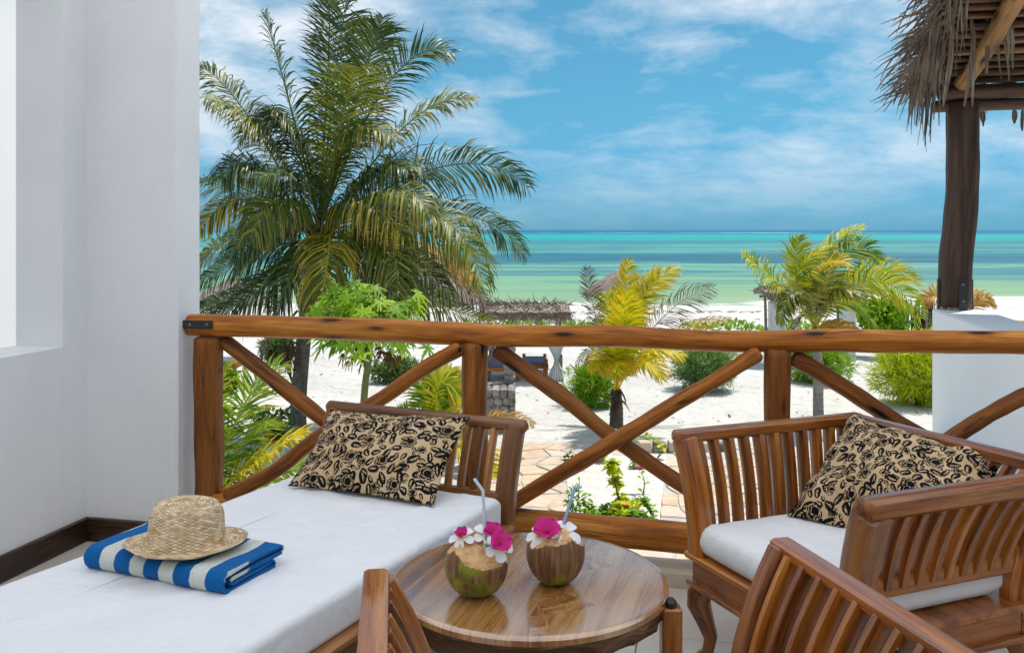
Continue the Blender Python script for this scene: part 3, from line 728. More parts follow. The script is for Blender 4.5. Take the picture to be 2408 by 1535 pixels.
for (mx, my), (tx, ty), dm, dt, mt, kw in big_fr:
    k = dict(L=.95, n=98, wid=.0195, rachis=.042, missing=.06); k.update(kw); k['L'] *= 1.22; k['droop'] = k.get('droop', .4) * 1.25 + .08
    frond(bp, cb + Vector((ru(-.12, .12), ru(-.12, .12), ru(-.15, .2))), pt(mx, my, ZB + dm), pt(tx, ty, ZB + dt), mt, **k)
mb = MB()     # dry flower stalks hanging under the crown
for k in range(26):
    p = pt(ru(672, 690), ru(800, 830), ZB - .3); q = p + Vector((ru(-.15, .15), ru(-.1, .1), -ru(.2, .7)))
    mb.sweep(bez(p, (p + q) * .5 + Vector((ru(-.1, .1), 0, 0)), q, 5), (.012, .012), 'round', n=4)
mb.sweep(bez(pt(700, 730, ZB - .2), pt(668, 800, ZB - .3), pt(690, 905, ZB - .3), 8), (.03, .03), 'round', n=6)
obj('flower_stalk', mb, W_DARK, bp)

WIND = (.35, 0, 0)
def small_palm(label, base, crown, tr_pts, radii, tmat, Zc, lst, group=None, **dk):
    t_ = thing('young_palm', label, 'palm tree', base, group)
    if tr_pts: trunk(t_, tr_pts, radii, tmat)
    for (mx, my), (tx, ty), dm, dt, mt, kw in lst:
        k = dict(L=.52, n=60, wid=.021, rachis=.024, wind=WIND, droop=.2); k.update(dk); k.update(kw); k['L'] *= 1.12; k['n'] = int(k['n'] * (1.0 if mt is FR_DEAD else 1.1))
        frond(t_, crown + Vector((ru(-.06, .06), ru(-.06, .06), ru(-.06, .06))), pt(mx, my, Zc + dm), pt(tx, ty, Zc + dt), mt, **k)
    return t_
Z1 = 21.3; b1 = pz(1449, 1003, GZ); c1 = pt(1449, 915, Z1)
p1 = small_palm('short yellow young palm with dead grey fronds behind the middle of the railing', b1, c1,
  [b1 - UP * .1, pt(1450, 960, Z1), c1], [.17, .15, .12], BARK, Z1,
  [((1500, 720), (1592, 632), .1, .2, FR_YELLOW, dict(roll=-.6, L=.62)), ((1480, 740), (1540, 640), .3, .5, FR_YG, dict(roll=-.4, L=.6)), ((1464, 740), (1478, 612), .2, .3, FR_YELLOW, dict(roll=.2, L=.5)),
   ((1462, 800), (1470, 684), -.7, -1.2, FR_YELLOW, dict(roll=0., L=.65, droop=.3)), ((1455, 800), (1490, 700), -.3, -.7, FR_YG, dict(roll=.2, L=.6)),
   ((1402, 750), (1381, 628), .3, .5, FR_DEAD, dict(roll=.5, L=.42, wid=.012)), ((1560, 745), (1680, 676), .4, .7, FR_DEAD, dict(roll=-1.1, L=.6, wid=.011, droop=.35)),
   ((1520, 830), (1606, 838), -.6, -.9, FR_YELLOW, dict(roll=-.5, L=.55, droop=.5)), ((1500, 850), (1556, 892), -.9, -1.4, FR_YELLOW, dict(roll=-.3, L=.55, droop=.4)),
   ((1425, 850), (1402, 872), -.6, -1.0, FR_YELLOW, dict(roll=.4, L=.5, droop=.4)), ((1415, 830), (1358, 850), .3, .5, FR_DEAD, dict(roll=.8, L=.45, wid=.011, droop=.7)),
   ((1580, 790), (1720, 750), .5, .8, FR_ORANGE, dict(roll=-1.2, L=.3, wid=.011)), ((1447, 840), (1440, 780), -1.1, -1.9, FR_YG, dict(roll=0., L=.6, droop=.3)),
   ((1468, 840), (1500, 790), -.9, -1.6, FR_YG, dict(roll=0., L=.6, droop=.3)), ((1440, 760), (1425, 690), .5, .9, FR_YG, dict(roll=.3, L=.5)), ((1450, 850), (1452, 880), -1.0, -1.7, FR_YELLOW, dict(roll=0, L=.5))])
mb = MB()
for k in range(16):
    p = c1 + Vector((ru(-.12, .12), ru(-.15, .05), ru(-.35, -.0))); q = p + Vector((ru(-.25, .3), ru(-.2, .1), -ru(.1, .4)))
    mb.sweep([p, (p + q) * .5 + UP * .05, q], [(.03, .012), (.025, .01), (.008, .004)], 'rect', ch=.3)
obj('dry_sheath', mb, W_DARK, p1)
Z2 = 22.0; b2 = pz(1925, 987, GZ); c2 = pt(1918, 772, Z2)
p2 = small_palm('slim young palm with wind-blown yellow-green fronds on a pale ringed trunk', b2, c2,
  [b2 - UP * .1, pt(1924, 940, Z2), pt(1924, 860, Z2), c2], [.135, .125, .115, .095], RINGB_L, Z2,
  [((1835, 672), (1746, 598), -.2, -.3, FR_YG, dict(roll=.9, L=.55, droop=.6, missing=.2)), ((1872, 650), (1962, 578), .2, .3, FR_YG, dict(roll=-.2, L=.6)), ((1880, 640), (1880, 556), .4, .6, FR_YG, dict(roll=.2, L=.55)),
   ((1925, 620), (2030, 531), .3, .5, FR_YG, dict(roll=-.5, L=.5)), ((1985, 600), (2068, 612), .1, .1, FR_FRESH, dict(roll=-.9, L=.62)), ((1930, 640), (1994, 618), -.7, -1.1, FR_YELLOW, dict(roll=-.5, L=.55)),
   ((2050, 660), (2166, 750), -.5, -.8, FR_YG, dict(roll=-1.1, L=.72, droop=.45)), ((2040, 640), (2166, 668), .3, .5, FR_YG, dict(roll=-.9, L=.6)), ((1870, 690), (1832, 762), -.4, -.6, FR_OLIVE, dict(roll=.6, L=.5, droop=.9)),
   ((1965, 765), (2012, 782), -.3, -.5, FR_ORANGE, dict(roll=-.6, L=.35)), ((1930, 690), (1950, 640), -1.0, -1.8, FR_OLIVE, dict(roll=0., L=.6)), ((1960, 690), (2020, 690), -.8, -1.5, FR_OLIVE, dict(roll=-.3, L=.6, droop=.5)),
   ((1980, 700), (2060, 770), .5, .8, FR_FRESH, dict(roll=-.8, L=.6, droop=.6)), ((1905, 700), (1880, 690), -.9, -1.5, FR_OLIVE, dict(roll=.3, L=.5)), ((1890, 740), (1850, 790), .2, .3, FR_DEAD, dict(roll=.4, L=.3, wid=.01))])
Z3 = 27.0; b3 = pz(2290, 905, GZ); c3 = pt(2270, 760, Z3)
small_palm('orange-tipped palm mostly hidden behind the dark timber post', b3, c3, [b3, c3], [.14, .1], RINGB_L, Z3,
  [((2215, 700), (2165, 712), 0, 0, FR_ORANGE, dict(roll=.9, L=.45)), ((2305, 705), (2340, 720), 0, .1, FR_ORANGE, dict(roll=-.9, L=.4, droop=.4)), ((2280, 700), (2312, 690), .2, .4, FR_ORANGE, dict(roll=-.5, L=.3)), ((2230, 740), (2190, 790), .1, .1, FR_OLIVE, dict(roll=.5)), ((2250, 690), (2225, 690), .3, .5, FR_ORANGE, dict(roll=.4, L=.35))])
Z4 = 13.2; b4 = pz(430, 1290, GZ); c4 = pt(445, 1215, Z4)
small_palm('low bright green young palm filling the gap beside the corner post', b4, c4, None, None, None, Z4,
  [((560, 985), (655, 862), .0, .2, FR_FRESH, dict(roll=-.15, L=.75, n=46)), ((545, 1010), (612, 880), -.5, -.7, FR_FRESH, dict(roll=.2, L=.7, n=46)), ((600, 1090), (722, 1012), -.5, -.7, FR_YELLOW, dict(roll=-.3, L=.55, n=46)),
   ((500, 970), (535, 860), .3, .4, FR_YG, dict(roll=.2, L=.6, n=40)), ((590, 1130), (722, 1098), -.3, -.4, FR_FRESH, dict(roll=-.4, L=.5, n=46)), ((560, 1150), (660, 1150), -.8, -1.2, FR_FRESH, dict(roll=-.2, L=.6, n=46)), ((480, 1050), (480, 900), -.3, -.5, FR_FRESH, dict(roll=.1, L=.6)), ((560, 1060), (640, 1000), .3, .5, FR_FRESH, dict(roll=0, L=.6)), ((545, 1120), (620, 1060), .1, .1, FR_YG, dict(roll=-.3, L=.6))], wind=(.12, 0, 0), rachis=.016, wid=.020)
Z5 = 17.3; b5 = pz(1045, 1105, GZ); c5 = pt(1040, 1050, Z5)
small_palm('small yellow-tinged young palm behind the daybed headboard', b5, c5, None, None, None, Z5,
  [((1032, 905), (1092, 948), .2, .2, FR_YG, dict(roll=-1.0, L=.5, droop=.5)), ((1010, 950), (985, 880), .3, .4, FR_FRESH, dict(roll=.5, L=.5)), ((1040, 930), (1062, 866), .4, .6, FR_YG, dict(roll=-.2, L=.5)), ((1160, 985), (1256, 998), -.4, -.6, FR_ORANGE, dict(roll=-1.1, L=.28, wid=.01, droop=.7)), ((1110, 1060), (1170, 1130), -.4, -.7, FR_YELLOW, dict(roll=-.6, L=.45)), ((1060, 970), (1100, 905), .7, 1.1, FR_OLIVE, dict(roll=-.4, L=.45)), ((990, 1000), (940, 970), 0, 0, FR_FRESH, dict(roll=.6, L=.45)), ((1090, 1010), (1130, 1040), .2, .3, FR_YG, dict(roll=-.5, L=.5))], wind=(.1, 0, 0))

# papaya tree -------------------------------------------------------
ZP = 16.4; b6 = pz(846, 1138, GZ)
pap = thing('papaya_tree', 'bright green papaya tree with lobed leaves just behind the railing', 'tree', b6)
pc = pt(876, 776, ZP)
trunk(pap, [b6 - UP * .1, pt(856, 940, ZP), pt(866, 850, ZP), pc], [.075, .065, .06, .05], STEM, 10)
def papaya_leaf(mb, c, nrm, size, droop):
    nrm = Vector(nrm).normalized(); x = nrm.cross(Vector((ru(-1, 1), ru(-1, 1), .2))).normalized(); y = nrm.cross(x)
    rr = rnd(); i0 = mb.vert(c, (0, 0, rr)); ring = []
    lobes = 7
    for l in range(lobes):
        a0 = math.pi * 2 * (l + .5) / (lobes + .6) - math.pi
        ln = size * (1.0 if 1 <= l <= 5 else .75) * ru(.85, 1.1)
        for (da, rf) in ((-.40, .24), (-.24, .60), (-.13, .55), (-.11, .82), (0, 1.0), (.11, .82), (.13, .55), (.24, .60)):
            r = ln * rf; a = a0 + da
            ring.append(mb.vert(c + x * math.cos(a) * r + y * math.sin(a) * r - UP * droop * (r / size) ** 2 * size, (rf, 0, min(1, max(0, rr + .15 * (rf - .5))))))
    for k in range(len(ring) - 1): mb.face(i0, ring[k], ring[k + 1])
    mb.face(i0, ring[-1], ring[0])
stalks = MB()
nleaf = 0
for k in range(135):
    a = ru(0, 6.283); el = ru(-.45, 1.35); rad = ru(.40, .96)
    d = Vector((math.cos(a) * math.cos(el), math.sin(a) * math.cos(el), math.sin(el) * .98))
    c = pc + Vector((d.x * rad * 1.25, d.y * rad, d.z * rad * 1.0 + .0))
    if k < 6: c = pt(ru(880, 980), ru(704, 724), ZP + ru(-.4, .4))
    mb = MB(); papaya_leaf(mb, c, (d.x * .6 + .2, d.y * .5 - .55, .75), ru(.21, .33), ru(.15, .45)); obj('leaf', mb, PAPAYA, pap, smooth=180); nleaf += 1
    stalks.sweep(bez(pc + UP * ru(-.1, .1), (pc + c) * .5 + UP * .1, c, 4), (.010, .010), 'round', n=4, cap=False)
obj('leaf_stalk', stalks, STEM, pap)
for k in range(14):
    mb = MB(); c = pc + Vector((ru(-.6, .6), ru(-.4, .4), ru(-.6, -.3)))
    papaya_leaf(mb, c, (ru(-1, 1), -.6, ru(-.3, .2)), ru(.10, .17), .9)
    mb.sweep(bez(pc - UP * .15, (pc + c) * .5 + UP * .05, c, 5), (.007, .007), 'round', n=4, cap=False); obj('dry_leaf', mb, DRYLEAF, pap, smooth=180)

# bushes ------------------------------------------------------------
def bush(label, px0, px1, py0, py1, mat, n=620, blade=.16, wid=.012, name='bush', spread=.55, Z=None, blades=7, twig=30, upb=.5, cat='bush', group=None, depth=1.0):
    base = pz((px0 + px1) / 2, py1 - 4, GZ) if Z is None else pt((px0 + px1) / 2, py1, Z)
    Zc = base.y; sc = Zc / FPX
    rx = (px1 - px0) / 2 * sc; h = (py1 - py0) * sc; ry = rx * .8 * depth
    base = base + Vector((0, ry * .3, 0))
    t_ = thing(name, label, cat, base, group)
    lumps = [(ru(-.45, .45), ru(-.5, .5), ru(.35, .62), ru(.45, .62)) for _ in range(9)] + [(0, 0, .5, .62)]
    mb = MB()
    for k in range(n):
        lx, ly, lz, lr = lumps[k % len(lumps)]
        d = Vector((random.gauss(0, 1), random.gauss(0, 1), random.gauss(.15, 1))).normalized(); r = lr * (.55 + .45 * rnd() ** .6) * (ru(1.15, 1.5) if rnd() < .10 else 1)
        q = Vector((lx + d.x * r, ly + d.y * r, lz + d.z * r * .8))
        q.z = abs(q.z) if q.z < .02 else q.z
        q = Vector((max(-1.12, min(1.12, q.x)), max(-1.1, min(1.1, q.y)), min(1.12, q.z)))
        p = base + Vector((q.x * rx, q.y * ry, q.z * h))
        o = (Vector((q.x, q.y * .8, (q.z - .3))) + d * .5).normalized()
        rr0 = rnd()
        for b in range(blades):
            dd = (o + Vector((random.gauss(0, spread), random.gauss(0, spread), random.gauss(upb * .3, spread)))).normalized()
            L = blade * ru(.6, 1.25); s_ = dd.cross(Vector((ru(-1, 1), ru(-1, 1), ru(-1, 1)))).normalized()
            st = p + Vector((ru(-1, 1), ru(-1, 1), ru(-1, 1))) * blade * .45; rr = min(1, max(0, rr0 + ru(-.3, .3)))
            mb.ribbon([st, st + dd * L * .5, st + dd * L + UP * (-.12 * L)], [wid * .6, wid, 0], s_, g=[(0, 0, rr)] * 3)
    obj('foliage', mb, mat, t_, smooth=180)
    mb = MB()
    for k in range(twig):
        a = ru(0, 6.28); e = base + Vector((math.cos(a) * rx * ru(.2, .8), math.sin(a) * ry * ru(.2, .8), h * ru(.3, .85)))
        mb.sweep(bez(base + Vector((ru(-.1, .1), ru(-.1, .1), -.02)), (base + e) * .5 + UP * h * .1, e, 4), [(.018, .018), (.014, .014), (.010, .010), (.005, .005)], 'round', n=4, cap=False)
    obj('branch', mb, TWIG, t_)
    return t_
bush('fresh green needle bush left of the yellow young palm', 1322, 1462, 862, 960, B_GREEN, 800, .17, .010)
bush('wide blue-green rounded bush right of the yellow young palm', 1545, 1750, 818, 926, B_BLUE, 1300, .17, .012)
bush('low bright green bush behind the slim palm trunk', 1850, 2020, 812, 908, B_GREEN, 900, .20, .011)
bush('tall feathery yellow-green bush beside the right white wall', 2062, 2290, 800, 965, B_YEL, 1150, .26, .011)
bush('leafy glossy green shrub at the foot of the dark thatch screen', 2005, 2150, 705, 790, B_GREEN, 520, .20, .055, 'shrub', .8, 33.0, 4)
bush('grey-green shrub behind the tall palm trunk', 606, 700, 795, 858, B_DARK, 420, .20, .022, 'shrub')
bush('rounded leafy green bush near the corner post', 490, 560, 868, 930, B_GREEN, 300, .12, .035, 'bush', .8)
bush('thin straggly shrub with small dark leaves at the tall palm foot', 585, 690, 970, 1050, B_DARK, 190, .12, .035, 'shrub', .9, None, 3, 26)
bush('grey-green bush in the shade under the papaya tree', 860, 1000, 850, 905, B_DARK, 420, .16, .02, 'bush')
# beach creeper hedges: low green strips along the dune
def creeper(label, px0, px1, py, h, Zc):
    base = pt((px0 + px1) / 2, py, Zc); t_ = thing('beach_hedge', label, 'hedge', base, 'low green hedges along the beach')
    mb = MB(); half = (px1 - px0) / 2 * Zc / FPX
    n_ = int(half * 2 * 150)
    for k in range(n_):
        x = ru(-half, half); hh = h * (.6 + .4 * math.sin(x * 1.7 + px0) * math.sin(x * .6 + 1)) + .08
        p = base + Vector((x, ru(-1.1, 1.1), hh * rnd() ** .6)); d = Vector((ru(-1, 1), ru(-1, .4), ru(-.1, 1))).normalized()
        rr = rnd(); s_ = d.cross(UP).normalized(); L = ru(.14, .26)
        mb.ribbon([p, p + d * L * .5, p + d * L], [.03, .075, 0], s_, g=[(0, 0, rr)] * 3)
    obj('foliage', mb, B_GREEN, t_, smooth=180)
creeper('low green hedge strip seen through the thatched beach bed', 1176, 1290, 774, .42, 40.5)
creeper('low green hedge strip between the beach bed and yellow palm', 1318, 1440, 774, .42, 40.5)
creeper('long low green hedge strip left of the draped beach cabana', 1610, 1812, 783, .48, 40.0)
creeper('low green hedge strip behind the slim palm trunk', 1826, 2000, 783, .50, 39.0)

# ================================================================== BEACH THINGS
def umbrella(label, px, py, Zc, half, h):
    c = pt(px, py, Zc); t_ = thing('beach_umbrella', label, 'umbrella', (c.x, c.y, ground_z(c.x, c.y)), 'round thatched beach umbrellas')
    mb = MB(); K = 28; rows = []
    for j, (r, dz) in enumerate(((.03, .06), (.25, -.10), (.5, -.30), (.75, -.52), (1.0, -.78), (.97, -.86))):
        rows.append([mb.vert(c + Vector((math.cos(6.283 * k / K) * r * half * ru(.97, 1.03), math.sin(6.283 * k / K) * r * half * ru(.97, 1.03), dz * h + ru(-.03, .03))), (r * half, k * .3, 0)) for k in range(K)])
    for j in range(5):
        for k in range(K): mb.face(rows[j][k], rows[j + 1][k], rows[j + 1][(k + 1) % K], rows[j][(k + 1) % K])
    mb.face(*rows[0])
    obj('thatch', mb, THATCH_FAR, t_, smooth=60)
    mb = MB()
    for k in range(700):
        a = ru(0, 6.283); r = rnd() ** .5 * half; f = r / half; p = c + Vector((math.cos(a) * r, math.sin(a) * r, -.8 * h * f + .03))
        d = Vector((math.cos(a), math.sin(a), -.75)).normalized(); d = (d + Vector((ru(-.3, .3), ru(-.3, .3), ru(-.1, .3)))).normalized()
        mb.ribbon([p, p + d * ru(.2, .4)], [.02, .006], d.cross(UP).normalized(), g=[(0, rnd(), 0), (1, rnd(), 0)])
    tag(obj('thatch_fringe', mb, THATCH_FAR, t_, smooth=None), kind='stuff')
    mb = MB(); mb.sweep([(c.x, c.y, ground_z(c.x, c.y) - .1), (c.x + .03, c.y, c.z - .4), (c.x, c.y, c.z)], (.07, .07), 'round', n=8); obj('pole', mb, W_GREY, t_)
umbrella('thatched beach umbrella partly hidden by the yellow young palm', 1458, 637, 43, 1.75, 1.35)
umbrella('thatched beach umbrella behind the tall palm fronds', 1035, 640, 42, 2.0, 1.7)
umbrella('thatched beach umbrella behind the wall side palm fronds', 545, 655, 45, 1.9, 1.5)

def cabana(label, px0, px1, proof, Zc, depth, bed=True, drapes=()):
    a = pt(px0, proof, Zc); b = pt(px1, proof, Zc); zr = a.z; g = ground_z(a.x, Zc)
    t_ = thing('beach_cabana', label, 'cabana', ((a.x + b.x) / 2, Zc, g), 'thatched beach cabanas')
    for (x, y) in ((a.x + .12, Zc), (b.x - .12, Zc), (a.x + .12, Zc + depth), (b.x - .12, Zc + depth)):
        log('post', [(x, y, g - .1), (x + .03, y, (g + zr) / 2), (x, y, zr - .03)], [.06, .055, .05], W_GREY, .05, 8, t_, 5)
    for y in (Zc - .05, Zc + depth + .05): log('roof_beam', [(a.x - .06, y, zr - .02), ((a.x + b.x) / 2, y, zr + .02), (b.x + .25, y, zr)], [.05] * 3, W_GREY, .05, 8, t_, 5)
    mb = MB(); nx, ny = 18, 10; lay = {}
    for l, dz in ((0, .05), (1, .20)):
        for j in range(ny + 1):
            for i in range(nx + 1): lay[l, i, j] = mb.vert((a.x - .2 + (b.x - a.x + .4) * i / nx, Zc - .3 + (depth + .6) * j / ny, zr + dz + ru(-.03, .03) + .12 * math.sin(math.pi * j / ny)), (i * .3, j * .3, 0))
    for j in range(ny):
        for i in range(nx):
            mb.face(lay[1, i, j], lay[1, i + 1, j], lay[1, i + 1, j + 1], lay[1, i, j + 1]); mb.face(lay[0, i, j + 1], lay[0, i + 1, j + 1], lay[0, i + 1, j], lay[0, i, j])
    for i in range(nx): mb.face(lay[0, i, 0], lay[0, i + 1, 0], lay[1, i + 1, 0], lay[1, i, 0])
    for j in range(ny): mb.face(lay[0, 0, j + 1], lay[0, 0, j], lay[1, 0, j], lay[1, 0, j + 1]); mb.face(lay[0, nx, j], lay[0, nx, j + 1], lay[1, nx, j + 1], lay[1, nx, j])
    obj('roof', mb, THATCH_FAR, t_, smooth=60)
    mb = MB()
    for k in range(900):
        x = ru(a.x - .2, b.x + .2); y = ru(Zc - .32, Zc + depth + .3); ed = rnd() < .45
        p = Vector((x, Zc - .3 if ed else y, zr + (ru(.04, .2) if ed else .2 + .1 * math.sin(math.pi * (y - Zc) / depth))))
        d = Vector((ru(-1, 1), ru(-.5, .5) - .2, ru(-.7, .1) if ed else ru(-.05, .55))).normalized()
        mb.ribbon([p, p + d * ru(.15, .42)], [.018, .004], d.cross(Vector((0, 1, .3))).normalized(), g=[(0, rnd(), 0), (1, rnd(), 0)])
    tag(obj('thatch_fringe', mb, THATCH_FAR, t_, smooth=None), kind='stuff')
    for (dx0, dx1, y0, y1, pinch, yy_) in drapes:
        Y = Zc + yy_; A = pt(dx0, y0, Y); B = pt(dx1, y0, Y); zt, zb_ = A.z, pt(dx0, y1, Y).z
        mb = MB(); nx, nz = 26, 16; ids = {}
        for j in range(nz + 1):
            f = j / nz; z = zt + (zb_ - zt) * f
            k = 1 - pinch * math.exp(-((f - .62) / .2) ** 2) if pinch else 1
            cxx = B.x * .55 + A.x * .45
            for i in range(nx + 1):
                x = A.x + (B.x - A.x) * i / nx; x = cxx + (x - cxx) * k
                ids[i, j] = mb.vert((x, Y - .12 + .06 * math.sin(i * 1.5) * (.5 + f), z))
        for j in range(nz):
            for i in range(nx): mb.face(ids[i, j], ids[i + 1, j], ids[i + 1, j + 1], ids[i, j + 1])
        obj('drape', mb, DRAPE, t_, smooth=180)
    return t_, a, b, g
t_, a, b, g = cabana('bleached thatch beach cabana with a white tied drape', 1140, 1326, 748, 27.6, 2.3, drapes=((1286, 1328, 768, 895, .72, 0), (1150, 1166, 768, 850, .2, 2.2)))
def lounger(label, px0, px1, py, Zc, w=.9):
    A = pt(px0, py, Zc); B = pt(px1, py, Zc); g = ground_z(A.x, Zc)
    t_ = thing('beach_bed', label, 'beach bed', ((A.x + B.x) / 2, Zc, g), 'low wooden beach beds')
    mb = MB(); mb.box(((A.x + B.x) / 2, Zc + w / 2, A.z - .14), ((B.x - A.x) / 2, w / 2, .06), bev=.01); obj('frame', mb, W_RAIL, t_)
    mb = MB(); mb.box(((A.x + B.x) / 2, Zc + w / 2, A.z - .03), ((B.x - A.x) / 2 - .04, w / 2 - .03, .05), bev=.03); obj('mattress', mb, LOUNGE, t_)
    for x in (A.x + .07, B.x - .07):
        for y in (Zc + .06, Zc + w - .06):
            mb = MB(); mb.sweep([(x, y, g - .05), (x, y, A.z + .10)], (.05, .05), 'rect', ch=.2, bev=.01); obj('leg', mb, W_RAIL, t_)
lounger('low wooden beach bed with slate cushion under the thatch cabana', 1138, 1222, 858, 27.4, 1.2)
lounger('wooden beach bed beside the tied white drape', 1228, 1290, 852, 27.9, 1.3)
lounger('blue-grey cushioned beach bed seen past the corner post', 440, 556, 852, 28.5, 1.2)
cabana('beach cabana with two hanging white drapes behind the slim palm', 1808, 2000, 700, 31.0, .9, drapes=((1804, 1846, 708, 850, .0, 0), (1970, 2010, 712, 850, .0, 0)))
# dark thatch screen at the right
q = pz(2160, 880, GZ); q = pt(2160, 800, 34.0)
scr = thing('thatch_screen', 'dark weathered thatch screen beyond the leafy shrub', 'screen', (q.x, q.y, GZ))
mb = MB()
for k in range(160):
    x = q.x + ru(-1.1, 1.6); y = q.y + ru(-.25, .25) + .3; top = ru(1.6, 2.15)
    mb.sweep([(x, y, GZ - .05), (x + ru(-.05, .05), y, GZ + top * .5), (x + ru(-.12, .12), y, GZ + top)], [(.05, .02), (.045, .02), (.012, .008)], 'rect', ch=.3)
tag(obj('thatch', mb, thatch_mat('charcoal thatch', (.03, .026, .026), (.09, .08, .08), (.2, .18, .18)), scr, smooth=None), kind='stuff')
for dx in (-.9, .3, 1.4): log('post', [(q.x + dx, q.y, GZ - .1), (q.x + dx, q.y, GZ + 2.0)], [.06, .05], W_GREY, .05, 8, scr, 5)

# coral stone wall with pillar -----------------------------------------------
wb = pz(1178, 1012, GZ)
sw = thing('stone_wall', 'rough grey coral stone garden wall with one upright pillar', 'wall', wb)
def stone(parent, c, half, mat=CORAL, name='stone', j=.22):
    mb = MB(); g_ = 2; V = {}
    for x in range(g_ + 1):
        for y in range(g_ + 1):
            for z in range(g_ + 1):
                if g_ > 1 and 0 < x < g_ and 0 < y < g_ and 0 < z < g_: continue
                p = Vector((x / g_ * 2 - 1, y / g_ * 2 - 1, z / g_ * 2 - 1))
                k = 1.0 - .10 * (abs(p.x) + abs(p.y) + abs(p.z) - 1) + ru(-j, j) * .5
                V[x, y, z] = mb.vert(Vector(c) + Vector((p.x * half[0] * k, p.y * half[1] * k, p.z * half[2] * k)))
    for a_ in range(3):
        o1, o2 = [i for i in range(3) if i != a_]
        for s_ in (0, g_):
            for i in range(g_):
                for k in range(g_):
                    def key(ii, kk):
                        t = [0, 0, 0]; t[a_] = s_; t[o1] = ii; t[o2] = kk; return V[tuple(t)]
                    f = (key(i, k), key(i + 1, k), key(i + 1, k + 1), key(i, k + 1))
                    if (s_ == 0) != (a_ == 1): f = f[::-1]
                    mb.face(*f)
    return obj(name, mb, mat, parent, smooth=50)
x0 = pz(1120, 1012, GZ).x; x1 = pz(1212, 1012, GZ).x
nx = 5
for k in range(5):          # courses
    for i in range(nx):
        for row in range(3):
            w_ = (x1 - x0) / nx
            stone(sw, (x0 + w_ * (i + .5 + (.25 if k % 2 else 0) * (i < nx - 1)), wb.y + .18 + row * .36 + ru(-.03, .03), GZ + .09 + k * .185), (w_ * .52, .19, .10 + ru(0, .015)))
for k in range(8):
    stone(sw, (pz(1198, 1012, GZ).x + ru(-.02, .02), wb.y + 1.0, GZ + .95 + k * .13), (.13 + ru(-.01, .015), .14, .075))

# ================================================================== PAVING AND PLANTING BED
paving = MB()
yA, yB = 11.3, 19.7
ids = [paving.vert((x, y, GZ + .012 + 0)) for x, y in ((-1.6, yA), (6.5, yA), (6.5, yB), (-1.6, yB))]; paving.face(*ids)
path_o = struct('path', paving, plain('pale path mortar', (.52, .50, .47), .9, .12, 3, .4, .1, .02))
BED = [(.92, 13.4), (2.15, 13.4), (3.15, 18.4), (1.05, 18.4)]
def inbed(x, y):
    if not 13.4 < y < 18.4: return False
    t = (y - 13.4) / 5.0; return .92 + .13 * t < x < 2.15 + 1.0 * t
gx, gy = .52, .62
nxs, nys = int(7.6 / gx), int((yB - yA) / gy)
J = {}
for j in range(nys + 1):
    for i in range(nxs + 1):
        J[i, j] = (-1.5 + gx * (i + (.5 if j % 2 else 0)) + ru(-.15, .15), yA + gy * j + ru(-.16, .16) if 0 < j < nys else yA + gy * j)
def clip_poly(poly, f):
    out = []
    for k in range(len(poly)):
        a_, b_ = poly[k], poly[(k + 1) % len(poly)]; fa, fb = f(a_), f(b_)
        if fa >= 0: out.append(a_)
        if fa * fb < 0:
            t = fa / (fa - fb); out.append((a_[0] + (b_[0] - a_[0]) * t, a_[1] + (b_[1] - a_[1]) * t))
    return out
def flagstone(poly, z0=GZ - .02, z1=GZ + .045):
    if len(poly) < 3: return
    cx = sum(p[0] for p in poly) / len(poly); cy = sum(p[1] for p in poly) / len(poly)
    ar = abs(sum(poly[k][0] * poly[(k + 1) % len(poly)][1] - poly[(k + 1) % len(poly)][0] * poly[k][1] for k in range(len(poly)))) / 2
    if ar < .03: return
    P = []
    for k, p in enumerate(poly):
        q = poly[(k + 1) % len(poly)]; P.append(p); P.append(((p[0] + q[0]) / 2 + ru(-.03, .03), (p[1] + q[1]) / 2 + ru(-.03, .03)))
    mb = MB(); zz = z1 + ru(-.008, .008)
    def ring(s_, z): return [mb.vert((cx + (p[0] - cx) * s_, cy + (p[1] - cy) * s_, z)) for p in P]
    r0, r1, r2 = ring(.93, z0), ring(.92, zz - .015), ring(.87, zz); n_ = len(P)
    for a_, b_ in ((r0, r1), (r1, r2)):
        for k in range(n_): mb.face(a_[k], a_[(k + 1) % n_], b_[(k + 1) % n_], b_[k])
    mb.face(*r2); obj('paving_stone', mb, FLAG, path_o, smooth=35)
for j in range(nys):
    for i in range(nxs):
        c = J[i, j], J[i + 1, j], J[i + 1, j + 1], J[i, j + 1]
        mx = sum(p[0] for p in c) / 4; my = sum(p[1] for p in c) / 4
        if inbed(mx, my): continue
        if mx < -.45 or mx > .335 * my + .3: continue
        poly = list(c)
        if 13.4 < my < 18.4:
            if mx < 1.6: poly = clip_poly(poly, lambda p: .92 + .026 * (p[1] - 13.4) - p[0])
            else: poly = clip_poly(poly, lambda p: p[0] - (2.15 + .2 * (p[1] - 13.4)))
        flagstone(poly)
mb = MB(); rows = []
for j in range(9):
    t = j / 8; y = 13.4 + 5 * t; xl, xr = .92 + .13 * t, 2.15 + t
    rows.append([mb.vert((xl + (xr - xl) * i / 8, y, GZ + .03 + .04 * math.sin(i / 8 * math.pi) * (.6 + .4 * math.sin(i * 2 + j)))) for i in range(9)])
for j in range(8):
    for i in range(8): mb.face(rows[j][i], rows[j][i + 1], rows[j + 1][i + 1], rows[j + 1][i])
struct('planting_bed', mb, BEDSAND, smooth=180)
